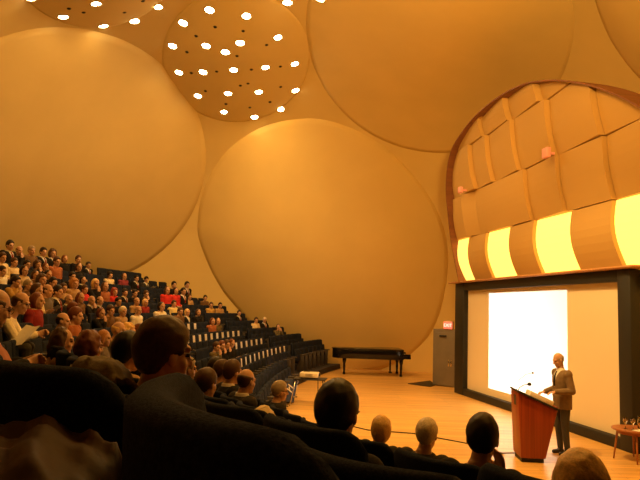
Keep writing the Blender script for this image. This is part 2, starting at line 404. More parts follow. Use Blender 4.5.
def ordw(i): return ORD[i] if i < 12 else '%d%s' % (i + 1, {1: 'st', 2: 'nd', 3: 'rd'}.get((i + 1) % 10, 'th'))
rowsP = [
 (3.41, 4.67, [.1, .40, 1.42, 2.68, 3.93, 5.21, 6.64, 8.07, 9.4, 10.7], 'bottom'),
 (4.67, 5.92, [.1, 1.5, 2.2, 5.05, 6.5, 8.05, 9.6, 11.], 'second'),
 (5.92, 7.2, [.3, 2.4, 3.4, 4.85, 6.35, 8.05, 9.7], 'third'),
 (7.2, 8.0, [1.3, 3.2, 4.68, 6.15, 7.8, 9.2], 'top')]
TX = {(1, 0): .08, (1, 1): -.22, (1, 2): .1, (1, 3): .16, (1, 4): .05, (1, 5): .2, (2, 0): .22, (2, 1): .12, (2, 2): .2, (2, 3): .1, (2, 4): .22, (2, 5): .1, (3, 0): .1, (3, 1): .16, (3, 2): .22, (3, 3): .2, (3, 4): .1}
for ri, (z0, z1, ed, nm) in enumerate(rowsP):
    c = 0; lc = 0
    for i in range(len(ed) - 1):
        if ri == 0 and i % 2 == 1:
            if panel(ed[i], ed[i + 1], z0, z1, .0, .13, .05, 'glowing_panel', COVE, '%s painted-glow yellow cove panel from the left, in the bottom row above the screen' % ordw(lc), 'light panel', 'glowing panels above the screen'): lc += 1
        else:
            if panel(ed[i], ed[i + 1], z0, z1, TX.get((ri, i), .06) * .8, .13 if ri == 0 else .05, .1, 'acoustic_panel', PANEL, '%s cream acoustic panel from the left in the %s row above the screen' % (ordw(c), nm), 'panel', 'acoustic panels above the screen'): c += 1
for (s, z, lab) in ((6.43, 5.95, 'larger pink square fixture on the panel seam above the screen'), (1.82, 5.98, 'smaller pink square fixture at the left of the panel wall')):
    t = wall_thing('pink_fixture', lab, 'light fixture', None)
    k = .115 if s > 3 else .09
    MB().box(P(s, .33 + tilt(z), z), (k * 1.9, .1, k * 1.9)).build('housing', PINK, t, bevel=.012)
    MB().box(P(s, .22 + tilt(z), z), (.05, .16, .05)).build('bracket', PINK, t)

# door block with exit sign
da = Vector((3.94, 21.35, 0)); db = Vector((4.72, 20.68, 0)); dd = (db - da); dr = math.atan2(dd.y, dd.x); Wd = dd.length
t = empty('door_1', da, dr); tag(t, kind='structure')
MB().box((Wd / 2, .38, .94), (Wd, .7, 1.88)).build('door_frame', DOORM, t, bevel=.01)
l = MB().box((Wd / 2 + .02, .0, .9), (Wd - .12, .05, 1.74)).build('door_leaf', DOORM, t, bevel=.006)
for x in (.62, .72): MB().box((Wd * .62 + (x - .62) * .9, -.04, .78), (.05, .02, .22)).build('door_handle', CHROME, l, bevel=.005)
MB().box((.42, -.05, 1.66), (.26, .05, .05)).build('door_closer', STEEL, l, bevel=.008)
t = empty('exit_sign', da + dd * .56 + Vector((0, 0, 1.88)), dr, 'lit red EXIT sign standing on top of the grey door block', 'sign')
MB().box((0, .05, .14), (.34, .1, .28)).build('sign_case', SIGNHOUSE, t, bevel=.012)
MB().box((0, -.006, .135), (.31, .012, .22)).build('sign_face', REDSIGN, t)
cu = bpy.data.curves.new('exit', 'FONT'); cu.body = 'EXIT'; cu.size = .15; cu.extrude = .004; cu.align_x = 'CENTER'; cu.align_y = 'CENTER'
tmp = bpy.data.objects.new('tmp', cu); link(tmp); dg = bpy.context.evaluated_depsgraph_get(); dg.update()
me = bpy.data.meshes.new_from_object(tmp.evaluated_get(dg)); bpy.data.objects.remove(tmp)
me.materials.clear(); me.materials.append(emit('exit_letters', (1, .75, .6), 1.3)); o = bpy.data.objects.new('lettering', me); link(o); o.parent = t
o.location = (0, -.016, .135); o.rotation_euler = (PI / 2, 0, 0)
m = MB().add([(3.13, 21.4, .0), (3.78, 20.75, .0), (4.05, 21.3, .0), (4.1, 22.6, .0), (3.13, 21.4, .02), (3.78, 20.75, .02), (4.05, 21.3, .02), (4.1, 22.6, .02)], [(0, 1, 2, 3), (4, 5, 6, 7), (0, 1, 5, 4), (1, 2, 6, 5), (2, 3, 7, 6), (3, 0, 4, 7)])
tag(m.build('floor_mat', BLACK), 'black mat lying on the stage floor left of the grey door', 'mat')

# grand piano
t = empty('grand_piano', (3.28, 23.55, 0), 0, 'black grand piano with closed lid at the far edge of the stage', 'piano')
out = [(0, -.02), (-.25, -.04), (-.6, -.04), (-2.0, -.02), (-2.5, .08), (-2.66, .36), (-2.55, .62), (-2.2, .78), (-1.7, .86), (-1.25, 1.05), (-.85, 1.35), (-.4, 1.46), (0, 1.46)]
oc = [(p.x, p.y) for p in catmull(out, 4)]
def slab(z0, z1, sc=1.0): return MB().loft([[(x * sc, y * sc + (1 - sc) * .7, z0) for x, y in oc], [(x * sc, y * sc + (1 - sc) * .7, z1) for x, y in oc]])
slab(.62, .95).build('case', PIANO, t, bevel=.01); slab(.955, 1.0, 1.012).build('lid', PIANO, t, bevel=.012)
m = MB().box((.12, .71, .70), (.3, 1.44, .08)).box((.12, .02, .76), (.28, .06, .16)).box((.12, 1.4, .76), (.28, .06, .16)); m.build('key_bed', PIANO, t, bevel=.01)
MB().box((.13, .71, .755), (.16, 1.3, .03)).build('keyboard', WHITEP, t)
for x, y in ((-.08, .12), (-.08, 1.3), (-2.2, .35)): MB().lathe([(.075, .62), (.07, .5), (.045, .42), (.05, .3), (.035, .1), (.055, .06), (.05, .0)], (x, y, 0), 16).build('leg', PIANO, t, smooth=True)
m = MB().box((-.42, .71, .1), (.12, .26, .05)).box((-.42, .62, .36), (.04, .03, .5)).box((-.42, .8, .36), (.04, .03, .5)); m.build('pedal_lyre', PIANO, t, bevel=.006)

# lectern
t = empty('lectern', (3.46, 10.86, 0), rad(-4), 'cherry wood lectern with sloped top standing before the screen', 'lectern')
prof = [(0, .07), (.40, .07), (.60, .86), (-.04, 1.13)]
MB().loft([[(x, y, z) for x, z in prof] for y in (-.27, .27)]).build('body', CHERRY, t, bevel=.012)
MB().box((.2, 0, .035), (.36, .46, .07)).build('plinth', BLACK, t)
sl = math.atan2(-.27, .64); rm = Matrix.Rotation(-sl, 3, 'Y')
MB().box((.28, 0, 1.012), (.72, .60, .03), rm).build('reading_board', BLACK, t, bevel=.008)
MB().box((.585, 0, .895), (.03, .56, .05), rm).build('book_stop', CHERRY, t, bevel=.006)
MB().box((-.03, 0, .98), (.012, .16, .17), Matrix.Rotation(rad(-2), 3, 'Y')).build('plaque', STEEL, t)
g = MB().tube([(.0, -.06, 1.13), (.03, -.06, 1.19), (.1, -.07, 1.235), (.17, -.08, 1.25)], .007).build('gooseneck', STEEL, t, smooth=True)
MB().ball((.19, -.08, 1.252), (.036, .03, .03)).build('microphone_head', BLACK, g, smooth=True)
g = MB().tube([(.02, .1, 1.13), (.06, .1, 1.3), (.17, .08, 1.40), (.26, .05, 1.43)], .005).build('gooseneck', STEEL, t, smooth=True)
MB().ball((.28, .045, 1.432), (.022, .016, .016)).build('microphone_head', BLACK, g, smooth=True)
def on_lectern(name, me_fn, mt, label, cat):
    o = me_fn().build(name, mt, bevel=.003); o.matrix_world = Matrix.Translation((3.46, 10.86, 0)) @ Matrix.Rotation(rad(-4), 4, 'Z'); return tag(o, label, cat)
on_lectern('paper_stack', lambda: MB().box((.34, -.13, 1.045), (.40, .30, .085), rm), WHITEP, 'stack of white papers on the lectern reading board', 'papers')
on_lectern('open_folder', lambda: MB().box((.40, .16, .985), (.22, .2, .014), rm), PAPER, 'cream folder beside the white papers on the lectern', 'folder')

# side table with glasses and pitcher
TX0 = Vector((5.55, 11.02, 0)); TH = .54
t = empty('side_table', TX0, .4, 'low round wooden table beside the right screen post', 'table')
MB().lathe([(.36, TH - .035), (.375, TH - .025), (.375, TH - .01), (.365, TH), (.0, TH)]).build('tabletop', TABLEW, t, smooth=False)
for a in (45, 135, 225, 315):
    c, s_ = math.cos(rad(a)), math.sin(rad(a)); MB().cyl((.27 * c, .27 * s_, TH - .03), (.34 * c, .34 * s_, 0), .02, .013, 12).build('leg', TABLEW, t, smooth=True)
MB().lathe([(.28, TH - .09), (.295, TH - .09), (.295, TH - .035), (.28, TH - .035)], n=28).build('apron', TABLEW, t)
def glass(x, y, lab):
    g = empty('wine_glass', TX0 + Vector((x, y, TH)), 0, lab, 'glass', 'glasses on the side table')
    MB().lathe([(.034, .0), (.034, .004), (.006, .01), (.005, .08), (.014, .09), (.036, .115), (.041, .15), (.034, .19), (.032, .19), (.039, .15), (.034, .117), (.0, .095)], n=20).build('bowl', GLASS, g, smooth=True)
    MB().lathe([(.0, .097), (.033, .118), (.037, .14), (.0, .14)], n=20).build('water', WATER, g, smooth=True)
glass(-.2, -.08, 'stemmed water glass on the side table, left one of two'); glass(-.11, -.16, 'stemmed water glass on the side table, nearer the pitcher')
g = empty('pitcher', TX0 + Vector((.06, -.12, TH)), 0, 'clear glass water pitcher on the low side table', 'pitcher')
MB().lathe([(.0, .004), (.06, .0), (.066, .02), (.07, .12), (.058, .19), (.062, .225), (.059, .225), (.055, .19), (.066, .12), (.062, .02), (.0, .012)], n=24).build('jug', GLASS, g, smooth=True)
MB().lathe([(.0, .014), (.06, .022), (.064, .11), (.0, .11)], n=24).build('water', WATER, g, smooth=True)
MB().tube([(.06, 0, .19), (.11, 0, .19), (.115, 0, .1), (.07, 0, .06)], .008).build('handle', GLASS, g, smooth=True)
tag(MB().box(tuple(TX0 + Vector((-.03, -.25, TH + .007))), (.24, .14, .012), Matrix.Rotation(.4, 3, 'Z')).build('napkin', WHITEP, bevel=.004), 'folded white napkin at the front of the side table', 'napkin')

# projector cart
CX0 = Vector((-.12, 15.9, 0))
t = empty('projector_cart', CX0, rad(-8), 'metal projector cart with splayed legs in front of the seats', 'cart')
MB().box((0, 0, .66), (.80, .5, .03)).build('shelf_top', STEEL, t, bevel=.008)
for sx in (-1, 1):
    for sy in (-1, 1): MB().cyl((sx * .34, sy * .2, .65), (sx * (.46 if sx < 0 else .36), sy * .24, 0), .014, .014, 10).build('leg', CHROME, t, smooth=True)
for sx in (-1, 1): MB().cyl((sx * .37, -.22, .22), (sx * .37, .22, .22), .01, .01, 8).build('crossbar', CHROME, t, smooth=True)
BR = Matrix.Translation((-.50, -.12, .36)) @ Matrix.Rotation(rad(38), 4, 'Z') @ Matrix.Rotation(rad(10), 4, 'Y')
bp = MB().box((0, 0, 0), (.36, .02, .56)).build('side_banner', BLUE, t, bevel=.004); bp.matrix_local = BR
for x, z, w_, a in ((.02, .10, .2, 25), (.0, .0, .24, 25), (-.02, .05, .09, 70)): MB().box((x, -.013, z), (w_, .006, .03), Matrix.Rotation(rad(a), 3, 'Y')).build('banner_print', WHITEP, bp)
PJ = CX0 + Vector((-.02, -.02, .675)); PRZ = math.atan2(1.72 - .6, 4.7) * 0 - rad(10.4)
t = empty('projector', PJ, PRZ, 'beige video projector resting on the metal cart', 'projector')
MB().box((0, 0, .085), (.46, .34, .13)).build('body', BEIGE, t, bevel=.03, seg=3)
for x, y in ((-.18, -.13), (-.18, .13), (.18, 0)): MB().cyl((x, y, 0), (x, y, .03), .018, .014, 10).build('foot', STEEL, t)
l = MB().cyl((.21, .06, .09), (.255, .06, .09), .05, .05, 20).build('lens_barrel', STEEL, t); MB().cyl((.25, .06, .09), (.258, .06, .09), .04, .04, 20).build('lens', LENS, l)
m = MB()
for i in range(6): m.box((-.06 + i * .03, -.172, .09), (.012, .006, .07))
m.build('vent', STEEL, t); MB().box((-.08, .0, .153), (.16, .06, .008)).build('button_panel', STEEL, t)
tag(MB().tube([(.07, 15.62, .66), (.08, 15.58, .4), (.04, 15.5, .15), (.1, 15.3, .012), (.35, 14.6, .01), (.5, 13.6, .01), (1.1, 12.9, .01), (2.0, 12.7, .01), (2.9, 11.9, .01), (3.3, 11.2, .01), (3.48, 11.05, .05)], .011, 8).build('power_cable', BLACK, smooth=True), 'thin black cable running over the stage floor from cart to lectern', 'cable')

# ---------------------------------------------------------------- ceiling lamps
LAMPS= [(-4.26, 17.54, 10.65, -0.13, -0.27, -0.95), (-3.37, 16.86, 10.74, -0.07, -0.26, -0.96), (-2.34, 17.06, 10.7, 0.08, -0.24, -0.97), (-1.5, 18.17, 10.59, 0.21, -0.19, -0.96), (-4.82, 18.67, 10.42, -0.14, -0.27, -0.95), (-3.73, 18.44, 10.36, -0.07, -0.24, -0.97), (-3.16, 18.67, 10.28, 0.0, -0.22, -0.97), (-2.65, 18.23, 10.4, 0.07, -0.22, -0.97), (-1.03, 19.72, 10.4, 0.29, -0.19, -0.94), (-4.89, 19.98, 10.07, -0.12, -0.26, -0.96), (-4.05, 19.79, 10.04, -0.06, -0.24, -0.97), (-3.02, 19.62, 10.08, 0.04, -0.21, -0.98), (-1.98, 19.6, 10.2, 0.16, -0.2, -0.97), (-4.47, 21.2, 9.71, -0.05, -0.25, -0.97), (-3.38, 20.98, 9.76, 0.04, -0.23, -0.97), (-2.31, 20.98, 9.85, 0.13, -0.21, -0.97), (-1.05, 21.28, 10.06, 0.28, -0.21, -0.94), (-3.68, 22.13, 9.46, 0.03, -0.26, -0.96), (-2.6, 22.53, 9.43, 0.13, -0.26, -0.96), (-1.62, 22.23, 9.68, 0.01, -0.46, -0.89)]
LAMPS_LEFT= [(-7.13, 16.03, 9.99, 0.17, 0.08, -0.98), (-6.09, 15.56, 10.16, 0.22, 0.08, -0.97), (-6.43, 17.09, 10.26, 0.24, 0.16, -0.96), (-5.6, 17.25, 10.52, 0.23, -0.08, -0.97), (-4.8, 16.74, 10.72, 0.16, -0.06, -0.99), (-7.48, 14.86, 9.9, 0.1, -0.01, -0.99)]
LAMPS_TOP= [(-1.15, 16.66, 10.94, 0.0, -0.05, -1.0), (-0.23, 16.23, 10.86, -0.31, -0.08, -0.95)]
DOTS= [(-3.31, 17.54, 10.56, -0.04, -0.25, -0.97), (-3.96, 18.03, 10.48, -0.1, -0.25, -0.96), (-2.5, 17.69, 10.54, 0.08, -0.22, -0.97), (-1.86, 18.44, 10.46, 0.18, -0.2, -0.96), (-4.4, 18.85, 10.31, -0.11, -0.25, -0.96), (-2.82, 18.87, 10.25, 0.06, -0.21, -0.98), (-4.46, 19.91, 10.04, -0.08, -0.25, -0.97), (-3.59, 19.72, 10.05, -0.01, -0.23, -0.97), (-2.44, 19.63, 10.12, 0.12, -0.2, -0.97), (-1.5, 19.68, 10.28, 0.23, -0.2, -0.95), (-4.15, 20.87, 9.78, -0.03, -0.24, -0.97), (-2.63, 20.42, 9.94, 0.09, -0.21, -0.97), (-3.54, 21.62, 9.59, 0.03, -0.25, -0.97), (-2.71, 21.9, 9.59, 0.1, -0.24, -0.96), (-1.97, 21.68, 9.74, 0.19, -0.22, -0.96), (-1.55, 20.86, 10.02, 0.22, -0.21, -0.95), (-2.9, 20.52, 9.89, 0.07, -0.22, -0.97), (-6.8, 15.58, 10.01, 0.17, 0.06, -0.98), (-6.55, 15.93, 10.09, 0.2, 0.09, -0.98), (-5.64, 16.46, 10.39, 0.29, 0.14, -0.94), (-5.02, 16.05, 10.53, 0.35, 0.14, -0.93)]

def lamp_thing(p, lab, grp):
    q = Vector(p[3:]).to_track_quat('Z', 'Y').to_matrix().to_4x4(); t = empty('ceiling_light', p[:3], 0, lab, 'ceiling light', grp)
    t.rotation_euler = q.to_euler()
    MB().lathe([(.12, -.05), (.155, -.05), (.16, .012), (.14, .02), (.125, .0), (.12, -.03)], n=24).build('trim_ring', LAMPRIM, t, smooth=True)
    MB().lathe([(.0, .022), (.07, .018), (.122, .0), (.12, -.03), (.0, -.03)], n=24).build('lens', LAMP, t, smooth=True)
    L = bpy.data.lights.new('lamp', 'SPOT'); L.energy = LAMP_W; L.color = LAMP_C; L.shadow_soft_size = .12; L.spot_size = rad(178); L.spot_blend = 1
    lo = bpy.data.objects.new('lamp', L); link(lo); lo.location = Vector(p[:3]) + Vector(p[3:]) * .12
    lo.rotation_euler = (Vector(p[3:]) * .4 + Vector((0, 0, -2))).to_track_quat('-Z', 'Y').to_euler()
LAMP_W = 70; LAMP_C = (1, .53, .12)
order = sorted(LAMPS, key=lambda p: (-p[2], p[0]))
for i, p in enumerate(order): lamp_thing(p, 'round ceiling lamp, %s counted from the top of the lit ceiling disc' % ordw(i), 'lamps in the main ceiling disc')
for i, p in enumerate(sorted(LAMPS_LEFT, key=lambda p: p[0] / p[1])): lamp_thing(p, 'round ceiling lamp, %s from the left in the upper left disc' % ordw(i), 'lamps in the upper left ceiling disc')
for i, p in enumerate(LAMPS_TOP): lamp_thing(p, 'round ceiling lamp at the top picture edge, %s right of the lit disc' % ordw(i), 'lamps at the top edge')
for i, p in enumerate(sorted(DOTS, key=lambda p: p[0] / p[1])):
    q = Vector(p[3:]).to_track_quat('Z', 'Y').to_matrix().to_4x4()
    o = MB().lathe([(.0, .015), (.045, .014), (.055, .0), (.055, -.04), (.0, -.04)], n=16).build('ceiling_socket', DARKHOLE); o.matrix_world = Matrix.Translation(p[:3]) @ q
    tag(o, 'small dark ceiling socket, %s from the left among the lamps' % ordw(i), 'ceiling socket', 'dark sockets between the lamps')

# ---------------------------------------------------------------- added stage and fill lighting and the projector beam
def spot(loc, tgt, e, col, size=60, blend=.6, r=.15):
    L = bpy.data.lights.new('added_spot', 'SPOT'); L.energy = e; L.color = col; L.spot_size = rad(size); L.spot_blend = blend; L.shadow_soft_size = r
    o = bpy.data.objects.new('added_spot', L); link(o); o.location = loc; o.rotation_euler = (Vector(tgt) - Vector(loc)).to_track_quat('-Z', 'Y').to_euler()
    return o
spot((1.2, 9.5, 8.4), (3.4, 12.5, 0), 2100, (1, .58, .17), 75)  # unseen spots without fixtures, added to brighten stage and panel wall
spot((-.6, 10.5, 9.0), (4.9, 15.5, 3.8), 300, (1, .53, .15), 85)
spot((2.0, 10.8, 8.8), (1.5, 19.5, 0), 900, (1, .50, .12), 80)
for loc, e in (((1.5, 8.4, 7.9), 360), ((2.6, 6.0, 8.0), 220), ((-1.6, 7.4, 7.9), 180)):   # unseen point lights added above the view to lift walls and faces
    L = bpy.data.lights.new('fill_light', 'POINT'); L.energy = e; L.color = (1, .53, .12); L.shadow_soft_size = .5
    o = bpy.data.objects.new('fill_light', L); link(o); o.location = loc
spot((.6, -3.2, 3.6), (3.2, 13.5, 11.6), 10500, (1, .53, .13), 54, 1.0, .4)           # added uplight without fixture, behind the camera, to brighten the ceiling
lens = Matrix.Translation(PJ) @ Matrix.Rotation(PRZ, 4, 'Z') @ Vector((.30, .06, .09))
L = bpy.data.lights.new('projector_beam', 'SPOT'); L.energy = 2600; L.color = (1, 1, 1); L.spot_size = rad(120); L.spot_blend = 0; L.shadow_soft_size = .01
o = bpy.data.objects.new('projector_beam', L); link(o)
nloc = Vector((.98359, .18042, 0))                                   # towards the screen, square to it
o.location = lens; o.rotation_euler = nloc.to_track_quat('-Z', 'Y').to_euler()
rel = WM.inverted() @ lens; dist = rel.y * -1
L.use_nodes = True; nt = L.node_tree; em = nt.nodes['Emission']
tc = nt.nodes.new('ShaderNodeTexCoord'); sx = nt.nodes.new('ShaderNodeSeparateXYZ'); nt.links.new(tc.outputs['Normal'], sx.inputs[0])
def mth(op, a, b_=None):
    n = nt.nodes.new('ShaderNodeMath'); n.operation = op
    for i, v in enumerate((a, b_)):
        if v is None: continue
        if isinstance(v, (int, float)): n.inputs[i].default_value = v
        else: nt.links.new(v, n.inputs[i])
    return n.outputs[0]
az = mth('ABSOLUTE', sx.outputs[2]); ux = mth('DIVIDE', sx.outputs[0], az); uy = mth('DIVIDE', sx.outputs[1], az)
x0, x1 = (2.16 - rel.x) / dist, (5.99 - rel.x) / dist; z0, z1 = (.40 - rel.z) / dist, (3.01 - rel.z) / dist
msk = mth('MULTIPLY', mth('MULTIPLY', mth('GREATER_THAN', ux, x0), mth('LESS_THAN', ux, x1)), mth('MULTIPLY', mth('GREATER_THAN', uy, z0), mth('LESS_THAN', uy, z1)))
nt.links.new(msk, em.inputs['Strength'])
